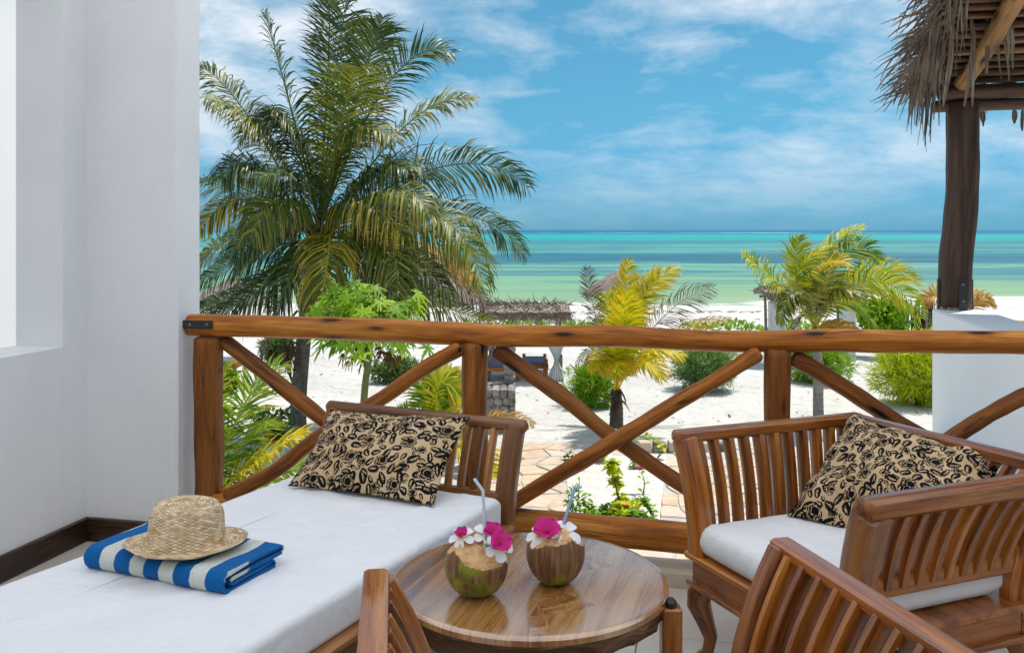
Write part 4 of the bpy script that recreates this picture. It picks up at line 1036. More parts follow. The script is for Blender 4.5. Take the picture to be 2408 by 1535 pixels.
# a low kerb of blocks along the far end of the bed
kw_ = thing('kerb_wall', 'low row of rough blocks at the far right end of the sandy bed', 'kerb wall', (3.4, 18.75, GZ))
for k in range(6):
    mb = MB(); mb.box((2.75 + k * .30 + ru(-.02, .02), 18.75 + ru(-.02, .02), GZ + .11 + ru(-.02, .02)), (.135, .12, .11), bev=.02)
    obj('block', mb, CORAL if k % 2 else FLAG, kw_)

PINK = plain('magenta flower', (.62, .012, .22), .5, .15, 40, .1)
ORNG = plain('orange flower', (.72, .30, .06), .5, .15, 40, .1)
def sprig(label, px, py, top, n_l, mat, size=.09, lean=0.0, flower=None, name='garden_plant', stems=3, spread=.18, low=.35):
    b_ = pz(px, py, GZ + .04); Zc = b_.y; tip = pt(top[0], top[1], Zc)
    t_ = thing(name, label, 'plant', b_, 'sparse plants in the sandy bed')
    ms, ml = MB(), MB()
    for s_ in range(stems):
        e = tip if s_ == 0 else b_ + (tip - b_) * ru(.5, .95) + Vector((ru(-spread, spread), ru(-spread, spread), 0))
        mid = (b_ + e) * .5 + Vector((ru(-.08, .08) + lean, ru(-.08, .08), ru(0, .08))); P = bez(b_, mid, e, 9)
        ms.sweep(P, [(.012 - .001 * i, .012 - .001 * i) for i in range(9)], 'round', n=5)
        for k in range(n_l):
            f = low + (1 - low) * rnd(); p = P[min(8, int(f * 8))] + Vector((ru(-.05, .05), ru(-.05, .05), ru(-.04, .05)))
            d = Vector((ru(-1, 1), ru(-1, 1), ru(-.3, .7))).normalized(); s2 = d.cross(Vector((ru(-.4, .4), ru(-.4, .4), 1))).normalized(); rr = rnd(); L = size * ru(.6, 1.3)
            ml.ribbon([p, p + d * L * .45, p + d * L * .8 - UP * L * .1, p + d * L - UP * L * .2], [L * .05, L * .3, L * .2, 0], s2, g=[(0, 0, rr)] * 4)
    obj('stem', ms, TWIG, t_); obj('foliage', ml, mat, t_, smooth=180)
    if flower:
        mb = MB(); c = tip + UP * .03
        for k in range(14):
            a = ru(0, 6.28); d = Vector((math.cos(a), math.sin(a), ru(.0, 1.1))).normalized(); s2 = d.cross(UP).normalized()
            mb.ribbon([c, c + d * .05, c + d * .085], [.012, .034, .012], s2)
        obj('flower', mb, flower, t_, smooth=180)
sprig('tall thin plant with yellow-green top leaves in the sandy bed', 1462, 1208, (1440, 1075), 70, B_YEL, .13, stems=3, spread=.12, low=.82)
sprig('plant with one pink bloom in the sandy bed', 1512, 1160, (1503, 1108), 8, B_GREEN, .10, flower=PINK, stems=1)
sprig('leafy low plant with an orange bloom in the sandy bed', 1452, 1226, (1470, 1196), 40, B_YEL, .13, flower=ORNG, stems=5, spread=.3, low=.2)
sprig('green trailing plant along the near side of the bed', 1400, 1222, (1372, 1190), 45, B_GREEN, .10, stems=6, spread=.42, low=.2)
sprig('plant with tall straggly stems at the left bed edge', 1352, 1215, (1362, 1120), 26, B_GREEN, .09, stems=4, spread=.2)
sprig('curling leafy plant at the far bed corner', 1545, 1078, (1498, 1022), 14, B_YEL, .16, lean=.25, stems=2, spread=.1)
sprig('bare branching plant at the right bed edge', 1540, 1222, (1508, 1152), 12, B_GREEN, .12, stems=4, spread=.3)
sprig('spreading yellow-leafed sprig in the middle of the bed', 1480, 1195, (1462, 1165), 18, B_YEL, .15, stems=3, spread=.35)
sprig('small leafy plant by the left edge of the bed', 1345, 1100, (1350, 1068), 26, B_DARK, .10, stems=5, spread=.25, low=.1)
sprig('yellow-leafed plant at the back of the bed', 1400, 1085, (1412, 1058), 20, B_YEL, .12, stems=4, spread=.2, low=.1)
sprig('green plant with upright pointed leaves near the pink bloom', 1505, 1100, (1500, 1078), 16, B_GREEN, .17, stems=2, spread=.1, low=.4)
sprig('leafy green plant at the near right bed corner', 1520, 1240, (1505, 1205), 40, B_GREEN, .12, stems=5, spread=.3, low=.1)

# ================================================================== FURNITURE
def panel(parent, T0, T1, B0, B1, n, rail=(.027, .021), slat=(.011, .022), stile=(.022, .034), mat=None, low=.14, pw=1.9, roll=False, stiles=(True, True)):
    """slatted side: T0-T1 top line, B0-B1 foot line; slats swing outwards towards the top"""
    mat = mat or W_TEAK; T0, T1, B0, B1 = map(Vector, (T0, T1, B0, B1))
    along = (T1 - T0).normalized()
    def curve(s, t0=0.0, t1=1.0, k=9):
        b_, t_ = B0.lerp(B1, s), T0.lerp(T1, s); out = []
        for i in range(k):
            t = t0 + (t1 - t0) * i / (k - 1); h = t ** pw
            out.append(Vector((b_.x + (t_.x - b_.x) * h, b_.y + (t_.y - b_.y) * h, b_.z + (t_.z - b_.z) * t)))
        return out
    def sw(name, P, sz, bev=.005):
        out_dir = along.cross(UP)
        mb = MB(); mb.sweep(P, sz, 'rect', up=along, ch=.28, bev=bev); return obj(name, mb, mat, parent, smooth=40)
    # sizes given (across panel, along panel)
    for s, on in ((0, stiles[0]), (1, stiles[1])):
        if on: sw('stile', curve(s + (.022 if s == 0 else -.022), 0, .985), (stile[1], stile[0]))
    for k in range(n):
        sw('slat', curve((k + 1) / (n + 1), low, .97), (slat[1], slat[0]), .002)
    P = [T0 - along * .02, T0.lerp(T1, .25), T0.lerp(T1, .5), T0.lerp(T1, .75), T1 + along * .02]
    mb = MB(); mb.sweep(P, (rail[0], rail[1]), 'round' if roll else 'rect', up=UP, ch=.38, n=14, bev=.009); obj('top_rail', mb, mat, parent, smooth=45)
    a = curve(0, low, low + .01, 2)[0]; b_ = curve(1, low, low + .01, 2)[0]
    mb = MB(); mb.sweep([a, b_], (.016, .026), 'rect', up=UP, ch=.22, bev=.004); obj('lower_rail', mb, mat, parent, smooth=40)

def cabriole(parent, p, out, z1, mat):
    """curved leg: knee swings out, ankle in, foot out"""
    p, out = Vector(p), Vector(out).normalized()
    prof = [(0, .0, .036), (.12, .022, .038), (.25, .026, .034), (.45, .006, .026), (.68, -.014, .020), (.88, -.004, .018), (.97, .012, .024), (1, .014, .024)]
    P = [Vector((p.x, p.y, z1 * (1 - f))) + out * o_ for f, o_, r in prof]
    mb = MB(); mb.sweep(P, [(r, r) for f, o_, r in prof], 'rect', up=out, ch=.3); return obj('leg', mb, mat, parent, smooth=60)

def armchair(label, base, fd, arms, back, seat_c, sw_, sd_, z0=.245, z1=.33, mat=None, leg_skip=()):
    """base frame is sw_ (across) x sd_ (deep), centred on seat_c, facing fd"""
    mat = mat or W_TEAK; fd = Vector((fd[0], fd[1], 0)).normalized(); rd = Vector((fd.y, -fd.x, 0))   # rd = right hand side
    ch = thing('armchair', label, 'armchair', (seat_c[0], seat_c[1], 0), 'slatted teak armchairs')
    c = Vector((seat_c[0], seat_c[1], 0))
    for (o_, hl, d) in ((fd * (sd_ / 2 - .02), sw_ / 2, rd), (-fd * (sd_ / 2 - .02), sw_ / 2, rd)):
        mb = MB(); mb.box(c + o_ + UP * ((z0 + z1) / 2), (hl, .018, (z1 - z0) / 2), (d, fd, UP), .004); obj('apron', mb, mat, ch)
    for sgn in (-1, 1):
        mb = MB(); mb.box(c + rd * sgn * (sw_ / 2 - .02) + UP * ((z0 + z1) / 2 - .001), (sd_ / 2 - .04, .0175, (z1 - z0) / 2 - .002), (fd, rd, UP), .004); obj('apron', mb, mat, ch)
    mb = MB(); mb.box(c + UP * (z1 + .009), (sw_ / 2 + .018, sd_ / 2 + .018, .011), (rd, fd, UP), .006); obj('seat_board', mb, mat, ch)
    for sgn in (-1, 1):
        mb = MB(); mb.box(c + rd * sgn * (sw_ / 2 + .004) + UP * (z0 + .004), (sd_ / 2 + .01, .012, .009), (fd, rd, UP), .004); obj('moulding', mb, mat, ch)
        mb = MB(); mb.box(c + fd * sgn * (sd_ / 2 + .004) + UP * (z0 + .004), (sw_ / 2 + .01, .0115, .0085), (rd, fd, UP), .004); obj('moulding', mb, mat, ch)
    for a_ in (-1, 1):
        for b_ in (-1, 1):
            cabriole(ch, c + rd * a_ * (sw_ / 2 - .035) + fd * b_ * (sd_ / 2 - .035), rd * a_ + fd * b_, z0, mat)
    for pr in arms + [back]: panel(ch, *pr['p'], n=pr.get('n', 11), **{k: v for k, v in pr.items() if k not in ('p', 'n')}, mat=mat)
    return ch
def V3(p, z): return Vector((p[0], p[1], z))
CREASE = [(1, .35, .50, .016, 0.0052), (.8, -.6, .10, .015, 0.0056), (.3, 1, .72, .014, 0.0052), (1, .9, 1.25, .014, 0.0060), (-.5, 1, .12, .016, 0.0052), (.9, .1, .85, .014, 0.0056), (.2, 1, .95, .016, 0.0060), (1, -1.2, -.35, .016, 0.0048)]
def cushion_pad(name, label, cat, corners, z0, z1, mat, r=.03, group=None, sag=.006, n=28, m2=18):
    """soft rectangular pad: corners = 4 plan points counter-clockwise"""
    P = [Vector((c[0], c[1], 0)) for c in corners]; mb = MB(); hz = (z1 - z0) / 2; zc = (z0 + z1) / 2
    cen = sum(P, Vector()) / 4
    def pl(s, t): return P[0] * (1 - s) * (1 - t) + P[1] * s * (1 - t) + P[2] * s * t + P[3] * (1 - s) * t
    Lx = (P[1] - P[0]).length; Ly = (P[3] - P[0]).length
    ids = {}
    for side in (1, -1):
        for j in range(m2 + 1):
            for i in range(n + 1):
                s = .5 - .5 * math.cos(math.pi * i / n); t = .5 - .5 * math.cos(math.pi * j / m2)
                ex = min(s, 1 - s) * Lx; ey = min(t, 1 - t) * Ly
                def edge(e): return 1.0 if e >= r else math.sqrt(max(0, 1 - ((r - e) / r) ** 2))
                k = edge(ex) * edge(ey)
                zz = zc + side * (hz - r + r * k)
                if side > 0:
                    zz += sag * math.sin(s * math.pi) * math.sin(t * math.pi) + .0015 * math.sin(s * 23 + t * 9) * math.sin(t * 17)
                    for (a_, b_, c_, w_, hh) in CREASE: zz += hh * k * math.exp(-((s * a_ + t * b_ - c_) / w_) ** 2) * (.5 + .5 * math.sin(s * 6 + t * 11 + c_ * 9))
                if i in (0, n) or j in (0, m2): pass
                ids[side, i, j] = mb.vert(Vector((pl(s, t).x, pl(s, t).y, zz)), (s * Lx, t * Ly, 0))
    for side in (1, -1):
        for j in range(m2):
            for i in range(n):
                q = (ids[side, i, j], ids[side, i + 1, j], ids[side, i + 1, j + 1], ids[side, i, j + 1]); mb.face(*(q if side > 0 else q[::-1]))
    per = [(i, 0) for i in range(n)] + [(n, j) for j in range(m2)] + [(i, m2) for i in range(n, 0, -1)] + [(0, j) for j in range(m2, 0, -1)]
    for k in range(len(per)):
        a_, b_ = per[k], per[(k + 1) % len(per)]
        mb.face(ids[-1, a_[0], a_[1]], ids[-1, b_[0], b_[1]], ids[1, b_[0], b_[1]], ids[1, a_[0], a_[1]])
    o = obj(name, mb, mat, None, smooth=180, at=(cen.x, cen.y, z0)); return tag(o, label, cat, group), pl

# floral print: stems, leaves and blooms, evaluated on a dense cushion mesh ---------------------------------
def floral(nu, nv, Lu, Lv, seed, scale=1.0):
    """0..1 ink per grid point of a Lu x Lv cloth (metres)"""
    rg = random.Random(seed); U, Vv = np.meshgrid(np.linspace(0, Lu, nu), np.linspace(0, Lv, nv)); ink = np.zeros_like(U)
    def leafshape(cx, cy, a, L, w):
        du, dv = U - cx, Vv - cy; x = du * math.cos(a) + dv * math.sin(a); y = -du * math.sin(a) + dv * math.cos(a)
        t = x / L; prof = w * np.sqrt(np.clip(t * (1 - t), 0, 1)) * 2 * (1 - .35 * t)
        ins = (t > 0) & (t < 1) & (np.abs(y) < prof)
        vein = (np.abs(y) < .0019 * scale) & (t > .2) & (t < .9) & (y > -.001)
        vein |= (np.abs(y - .35 * prof) < .0012 * scale) & (t > .3) & (t < .75)
        return ins, vein
    def put_leaf(cx, cy, a, L, w):
        i, v = leafshape(cx, cy, a, L, w); ink[i] = 1; ink[i & v] = .08
    def at_(x, y):
        i, j = int(round(x / Lu * (nu - 1))), int(round(y / Lv * (nv - 1)))
        return ink[j, i] if 0 <= i < nu and 0 <= j < nv else 0.0
    def try_leaf(cx, cy, a, L, w):
        for f, o_ in ((.12, 0), (.35, 1), (.35, -1), (.6, 1), (.6, -1), (.9, 0), (1.08, 0)):
            if at_(cx + math.cos(a) * L * f - math.sin(a) * w * o_ * 1.15, cy + math.sin(a) * L * f + math.cos(a) * w * o_ * 1.15) > .1: return
        put_leaf(cx, cy, a, L, w)
    def bloom(cx, cy, r):
        for ring, (n_, rr, off) in enumerate(((7, 1.0, 0), (6, .72, .4), (4, .42, .9))):
            for k in range(n_):
                a = off + 6.283 * k / n_ + rg.uniform(-.12, .12); px, py = cx + math.cos(a) * r * rr * .55, cy + math.sin(a) * r * rr * .5
                d = np.sqrt(((U - px) / (r * .46)) ** 2 + ((Vv - py) / (r * .42)) ** 2)
                ink[d < 1] = 1
                if ring: ink[(d > .94) & (d < 1.10)] = .05
        d = np.hypot(U - cx, Vv - cy); ink[d < r * .2] = 1
    def stem(P):
        for (a, b) in zip(P[:-1], P[1:]):
            dx, dy = b[0] - a[0], b[1] - a[1]; L2 = dx * dx + dy * dy + 1e-12
            t = np.clip(((U - a[0]) * dx + (Vv - a[1]) * dy) / L2, 0, 1); ink[np.hypot(U - a[0] - t * dx, Vv - a[1] - t * dy) < .0019 * scale] = .9
    g = .080 * scale
    for j in range(-1, int(Lv / g) + 2):
        for i in range(-1, int(Lu / g) + 2):
            x = (i + (.5 if j % 2 else 0)) * g + rg.uniform(-.015, .015) * scale; y = j * g * .92 + rg.uniform(-.012, .012) * scale
            a = rg.uniform(0, 6.28); P = [(x, y)]
            for k in range(6):
                a += rg.uniform(-.15, .35); x2 = P[-1][0] + math.cos(a) * .013 * scale; y2 = P[-1][1] + math.sin(a) * .013 * scale; P.append((x2, y2))
                if k > 1:
                    s_ = 1 if k % 2 else -1; try_leaf(x2, y2, a + s_ * rg.uniform(.6, 1.0), rg.uniform(.034, .046) * scale, rg.uniform(.0115, .0145) * scale)
            bloom(x, y, (rg.uniform(.025, .031) if (i + j) % 2 else rg.uniform(.016, .02)) * scale)
    for k in range(4200):       # fill the gaps with single leaves
        sc_ = 1.0 if k < 1500 else .74 if k < 2800 else .5
        try_leaf(rg.uniform(-.01, Lu), rg.uniform(-.01, Lv), rg.uniform(0, 6.28), rg.uniform(.034, .046) * scale * sc_, rg.uniform(.0125, .016) * scale * sc_)
    return ink
def throw_cushion(label, TL, TR, BR, BL, seed, thick=.10, nrm=None, nu=230, nv=140, name='cushion', crease=1.0):
    TL, TR, BR, BL = map(Vector, (TL, TR, BR, BL)); nrm_ = (TR - TL).cross(BL - TL).normalized() * -1
    if nrm is not None and nrm_.dot(Vector(nrm)) < 0: nrm_ = -nrm_
    Lu, Lv = (TR - TL).length, (BL - TL).length
    mb = MB(); ids = {}; ink = floral(nu, nv, Lu, Lv, seed); rg = random.Random(seed); ph = [rg.uniform(0, 6) for _ in range(8)]
    for side in (1, -1):
        for j in range(nv):
            for i in range(nu):
                if side < 0 and (i in (0, nu - 1) or j in (0, nv - 1)): ids[-1, i, j] = ids[1, i, j]; continue
                s, t = i / (nu - 1), j / (nv - 1); x, y = 2 * s - 1, 2 * t - 1
                pin = .065       # sides pull in between the corners
                s2 = .5 + .5 * x * (1 - pin * (1 - y * y)); t2 = .5 + .5 * y * (1 - pin * (1 - x * x))
                p = TL * (1 - s2) * (1 - t2) + TR * s2 * (1 - t2) + BR * s2 * t2 + BL * (1 - s2) * t2
                b_ = (max(0, 1 - x * x) * max(0, 1 - y * y)) ** .68
                cr = crease * .010 * (math.sin(9 * s + 5 * t + ph[0]) * math.sin(7 * t - 4 * s + ph[1]) + .6 * math.sin(17 * s - 9 * t + ph[2]) * (abs(x) ** 2 + abs(y) ** 3) + .9 * math.sin(26 * s + ph[3]) * abs(y) ** 4 + .9 * math.sin(19 * t + ph[4]) * abs(x) ** 4)
                h = side * thick / 2 * b_ + cr * b_ ** .3
                ids[side, i, j] = mb.vert(p + nrm_ * h, (s, t, side)); mb.c.append(float(ink[j, i]))
    for side in (1, -1):
        for j in range(nv - 1):
            for i in range(nu - 1):
                q = (ids[side, i, j], ids[side, i + 1, j], ids[side, i + 1, j + 1], ids[side, i, j + 1]); mb.face(*(q[::-1] if side > 0 else q))
    o = obj(name, mb, PRINT, None, smooth=180, at=(BL + BR) / 2)
    return tag(o, label, 'cushion', 'black floral cushions')

# ---- daybed
bx = Vector((.90, -.437, 0)).normalized(); by = Vector((.437, .90, 0)).normalized()     # across, towards the head
hr = Vector((-.040, 3.215, 0))            # far right corner of the mattress
WB, LB = .86, 1.98
daybed = thing('daybed', 'long wooden daybed with a slatted headboard against the railing', 'daybed', hr - bx * WB / 2 - by * LB / 2)
ctr = hr - bx * WB / 2 - by * (LB / 2)
for sgn, nm in ((1, 'side_rail'), (-1, 'side_rail')):
    mb = MB(); mb.box(ctr + bx * sgn * (WB / 2 - .01) + UP * .262, (LB / 2 + .03, .019, .062), (by, bx, UP), .006); r_ = obj(nm, mb, W_BED, daybed)
    mb = MB(); P = [ctr + bx * sgn * (WB / 2 + .004) + by * t * (LB / 2 + .05) + UP * .331 for t in (-1, 0, 1)]; mb.sweep(P, (.030, .0105), 'rect', up=UP, ch=.5, bev=.004); obj('moulding', mb, W_BED, r_)
    mb = MB(); P = [ctr + bx * sgn * (WB / 2 + .012) + by * t * (LB / 2 + .04) + UP * .20 for t in (-1, 0, 1)]; mb.sweep(P, (.010, .010), 'rect', up=UP, ch=.5, bev=.004); obj('moulding', mb, W_BED, r_)
for sgn in (1, -1):
    mb = MB(); mb.box(ctr + by * sgn * (LB / 2 + .045) + UP * .265, (WB / 2 - .035, .018, .06), (bx, by, UP), .006); obj('end_rail', mb, W_BED, daybed)
mb = MB(); mb.box(ctr + UP * .318, (WB / 2 - .032, LB / 2 + .02, .012), (bx, by, UP), .003); obj('base_board', mb, W_BED, daybed)
for a_ in (-1, 1):
    for b_ in (-1, 1): cabriole(daybed, ctr + bx * a_ * (WB / 2 - .04) + by * b_ * (LB / 2 - .02), bx * a_ + by * b_ * .5, .20, W_BED)
hb0 = hr + by * .07 - bx * .862; hb1 = hr + by * .07 - bx * (-.005)
panel(daybed, hb0 + by * .095 + UP * .672, hb1 + by * .095 + UP * .672, hb0 + UP * .335, hb1 + UP * .335, 15, rail=(.027, .024), slat=(.0105, .018), stile=(.026, .032), mat=W_BED, low=.24, pw=1.5, roll=True)
ml, mr = hr - bx * WB, hr
mat_o, plf = cushion_pad('mattress', 'long white mattress covering the daybed', 'mattress', [ml - by * (LB - .03), mr - by * (LB - .03), mr, ml], .336, .450, MATT, .022, n=80, m2=150)
for f in (.30,):     # piped seam along the top
    mb = MB(); P = [plf(f, t) + UP * .4522 for t in np.linspace(.004, .99, 30)]
    mb.sweep([Vector((p.x, p.y, .4507 + .006 * math.sin(f * math.pi) * math.sin(t * math.pi))) for p, t in zip(P, np.linspace(.004, .99, 30))], (.0075, .0014), 'round', n=8)
    obj('seam', mb, MATT, mat_o)
throw_cushion('black floral cushion leaning on the daybed headboard', pz(776, 962, .710), pz(1106, 980, .705), pz(1020, 1190, .460), pz(676, 1142, .460), 3, .18, (0, -1, .5), nu=260, nv=150)

# ---- armchair at the right
armchair('slatted teak armchair against the railing holding a floral cushion', None, (-.925, -.38),
   [dict(p=((.551, 2.975, .722), (1.236, 3.255, .722), (.600, 2.935, .34), (1.215, 3.19, .34)), n=11, low=.16, slat=(.0125, .022), stile=(.030, .04)),
    dict(p=((.875, 2.225, .715), (1.56, 2.505, .715), (.885, 2.375, .34), (1.47, 2.615, .34)), n=11, low=.31, slat=(.0125, .022), stile=(.032, .042), rail=(.032, .027))],
   dict(p=((1.226, 3.245, .722), (1.556, 2.52, .722), (1.16, 3.16, .34), (1.44, 2.58, .34)), n=13, low=.2, rail=(.03, .02)),
   (1.035, 2.77), .70, .68)
fd2 = Vector((-.925, -.38, 0)).normalized(); rd2 = Vector((fd2.y, -fd2.x, 0))
c0 = Vector((1.02, 2.765, 0))
cushion_pad('seat_cushion', 'plump white seat cushion on the armchair by the railing', 'seat cushion', [c0 + fd2 * .335 + rd2 * .31, c0 + fd2 * .335 - rd2 * .31, c0 - fd2 * .30 - rd2 * .31, c0 - fd2 * .30 + rd2 * .31][::-1], .352, .452, SEATC, .042, 'white seat cushions', .014)
throw_cushion('rumpled black floral cushion in the corner of the right armchair', pz(2000, 972, .755), pz(2366, 1080, .71), (1.255, 2.560, .465), pz(1850, 1212, .462), 9, .22, (-1, -.4, .5), nu=240, nv=150, crease=1.7)

# ---- front armchair (its two arms enter the picture from below)
fA, fB = Vector((.589, 1.965, .716)), Vector((-.269, 1.79, .714))
da, db_ = Vector((.24, -.97, 0)).normalized(), Vector((.13, -.99, 0)).normalized()
La = .78
armchair('slatted teak armchair in front of the round table with its back to us', None, (-.24, .97),
   [dict(p=(fA, fA + da * La, fA + Vector((-.108, -.03, -.385)), fA + Vector((-.10, -.02, -.385)) + da * (La - .06)), n=12, low=.14, slat=(.010, .026), stile=(.024, .034), rail=(.026, .014), pw=2.0),
    dict(p=(fB, fB + db_ * La, fB + Vector((.110, .03, -.385)), fB + Vector((.095, .02, -.385)) + db_ * (La - .06)), n=12, low=.14, slat=(.010, .026), stile=(.018, .034), rail=(.0245, .013), pw=2.0)],
   dict(p=(fA + da * La, fB + db_ * La, fA + da * (La - .12) + Vector((-.13, 0, -.385)), fB + db_ * (La - .12) + Vector((.14, 0, -.385))), n=13, low=.2),
   (.265, 1.50), .62, .66)
fd3 = Vector((-.24, .97, 0)).normalized(); rd3 = Vector((fd3.y, -fd3.x, 0)); c3_ = Vector((.265, 1.50, 0))
cushion_pad('seat_cushion', 'white seat cushion on the front armchair', 'seat cushion', [c3_ - fd3 * .30 - rd3 * .27, c3_ - fd3 * .30 + rd3 * .27, c3_ + fd3 * .31 + rd3 * .27, c3_ + fd3 * .31 - rd3 * .27], .352, .44, SEATC, .04, 'white seat cushions', .01)
tl = pt(2112, 1518, 1.50)
throw_cushion('black floral cushion on the front armchair showing only one corner', tl, Vector((.36, 1.06, .73)), Vector((.30, 1.12, .46)), Vector((.50, 1.42, .47)), 21, .11, (-1, .3, .5), nu=120, nv=80)

# ---- round table
TC = Vector((.05, 2.48, 0)); TR_ = .375; TH = .45
table = thing('round_table', 'low round wooden table with a polished top and dark bark edge', 'table', TC)
mb = MB(); K = 96
gdir = Vector((.30, .954, 0)).normalized(); gs = Vector((gdir.y, -gdir.x, 0))
def grv(p): q = Vector((p[0], p[1], 0)) - TC; return (q.dot(gdir), q.dot(gs), 0.31 * (0 if q.dot(gs) < .1 else 1))
rows = []
for (r, z) in ((0.0, TH), (.12, TH), (.25, TH), (.355, TH), (TR_ - .006, TH - .0008), (TR_, TH - .006), (TR_ - .001, TH - .020)):
    rows.append([mb.vert((p := (TC.x + math.cos(6.2832 * k / K) * r, TC.y + math.sin(6.2832 * k / K) * r, z)), grv(p)) for k in range(K)])
for j in range(len(rows) - 1):
    for k in range(K): mb.face(rows[j][k], rows[j + 1][k], rows[j + 1][(k + 1) % K], rows[j][(k + 1) % K])
obj('tabletop', mb, W_TABLE, table, smooth=45)
mb = MB(); rows = []
for j, (r, z) in enumerate(((TR_ - .006, .431), (TR_ - .003, .420), (TR_ - .012, .400), (TR_ - .02, .378), (TR_ - .05, .355), (TR_ - .10, .35))):
    rows.append([mb.vert((TC.x + math.cos(6.2832 * k / K) * (r + .006 * math.sin(k * .9 + j) * math.sin(k * .23) * (j > 0) + (dr_ := (ru(-.009, .004) if 0 < j < 5 else 0))), TC.y + math.sin(6.2832 * k / K) * (r + .006 * math.sin(k * .9 + j) * math.sin(k * .23) * (j > 0) + dr_), z + (.005 * math.sin(k * .7) + ru(-.004, .004) if j else 0)), (k / K * 2.36, z, 0)) for k in range(K)])
for j in range(len(rows) - 1):
    for k in range(K): mb.face(rows[j][k], rows[j + 1][k], rows[j + 1][(k + 1) % K], rows[j][(k + 1) % K])
obj('bark_edge', mb, W_TEDGE, table, smooth=60)
a0 = math.atan2(pz(1568, 1400, TH).y - TC.y, pz(1568, 1400, TH).x - TC.x)
for k in range(4):
    a = a0 + k * math.pi / 2; r = TR_ + .010 if k in (0,) else TR_ - .045
    p = TC + Vector((math.cos(a) * r, math.sin(a) * r, 0)); ra = Vector((math.cos(a), math.sin(a), 0)); z1 = .425 if k == 0 else .33
    mb = MB(); mb.sweep([p, p + UP * z1], (.026, .026), 'rect', up=Vector((1, 0, 0)), ch=.15, bev=.004); l_ = obj('leg', mb, W_TEAK, table)
    if k == 0:
        mb = MB(); q = p + UP * (z1 + .001) ; mb.sweep([q, q + UP * .012, q + UP * .02], [(.020, .016), (.019, .015), (.009, .007)], 'round', n=10); obj('foot_cap', mb, METAL, l_)

# ---- towel
TW0 = pz(196, 1343, .452); t1 = Vector((.925, -.38, 0)).normalized(); t2 = Vector((.38, .925, 0)).normalized()
def towel_mat():
    m, nt, b, o = M('striped terry towel'); n = N(nt); g = n.sep(n.gr()); p = n.pos()
    w = n.math('ADD', g[0], n.math('MULTIPLY', n.math('SUBTRACT', n.noise(p, 60, 3), .5), .004))
    f = n.math('FRACT', n.math('DIVIDE', w, .1065))
    blue = n.ramp(n.noise(p, 120, 4, .7), [(.3, (.001, .095, .33)), (.7, (.002, .16, .47))]); wht = n.ramp(n.noise(p, 120, 4, .7), [(.3, (.62, .66, .60)), (.7, (.78, .80, .74))])
    col = n.mix(n.ramp(f, [(.515, 0.0), (.53, 1.0)]), blue, wht); col = n.mix(n.ramp(f, [(.0, 0.0), (.01, 0.0)]), col, blue)
    n.put(b.inputs['Base Color'], col); b.inputs['Roughness'].default_value = 1.0; b.inputs['Specular IOR Level'].default_value = .05; b.inputs['Sheen Weight'].default_value = .08
    n.put(b.inputs['Normal'], n.bump(n.noise(p, 420, 3, .7), .9, .004)); return m
TWD, TWL = .245, .479
prof = []            # folded strip, seen from its end: (depth, height), outer wrap round a zigzag core
def arc(c, r, a0_, a1_, k): return [(c[0] + r * math.cos(a0_ + (a1_ - a0_) * i / k), c[1] + r * math.sin(a0_ + (a1_ - a0_) * i / k)) for i in range(k + 1)]
hT = .060
outer = [(TWD - .022, .008)] + arc((.031, .031), .026, -math.pi / 2, -math.pi * 1.5, 12) + [(.10, .0585), (.16, .0580), (.21, .0575)] + arc((TWD + .004, .048), .0095, math.pi / 2, -math.pi / 2, 6) + [(.18, .0385), (.10, .0365)] + arc((.046, .0285), .0075, math.pi / 2, math.pi * 1.5, 6) + [(.10, .021), (.16, .0215)] + arc((TWD - .028, .0195), .0035, math.pi / 2, -math.pi / 2, 3)
P2 = outer; th = .0052
mb = MB(); NL = 40; rows = []
def nrm2(i):
    a_, b_ = P2[max(i - 1, 0)], P2[min(i + 1, len(P2) - 1)]; dx, dy = b_[0] - a_[0], b_[1] - a_[1]; l = math.hypot(dx, dy) + 1e-9; return (-dy / l, dx / l)
for k in range(NL + 1):
    s = k / NL * TWL; row = []
    tap = .0 if 0 < k < NL else .0
    for sg in (1, -1):
        rng = range(len(P2)) if sg > 0 else range(len(P2) - 1, -1, -1)
        for i in rng:
            nx_, ny_ = nrm2(i); q = (P2[i][0] + sg * th * nx_, max(.0005, P2[i][1] + sg * th * ny_))
            zz = q[1] * (1 + .03 * math.sin(s * 19 + 1)) - .006 * (s / TWL) * (q[1] / hT)
            jit = .0012 * math.sin(s * 140 + i * 2.1)
            row.append(mb.vert(TW0 + t1 * (s + (ru(-.004, .004) if k in (0, NL) else 0)) + t2 * (q[0] + jit + .004 * math.sin(s * 13)) + UP * (zz + .002), (s + .008 * math.sin(q[0] * 26) * (q[1] > .03), q[0], q[1])))
    rows.append(row)
K = len(rows[0])
for k in range(NL):
    for i in range(K): mb.face(rows[k][i], rows[k + 1][i], rows[k + 1][(i + 1) % K], rows[k][(i + 1) % K])
h_ = len(P2)
for r_ in (0, NL):
    for i in range(h_ - 1):
        q = (rows[r_][i], rows[r_][i + 1], rows[r_][K - 2 - i], rows[r_][K - 1 - i]); mb.face(*(q if r_ == 0 else q[::-1]))
tag(obj('towel', mb, towel_mat(), None, smooth=60, at=TW0), 'folded blue and white striped towel on the mattress', 'towel')

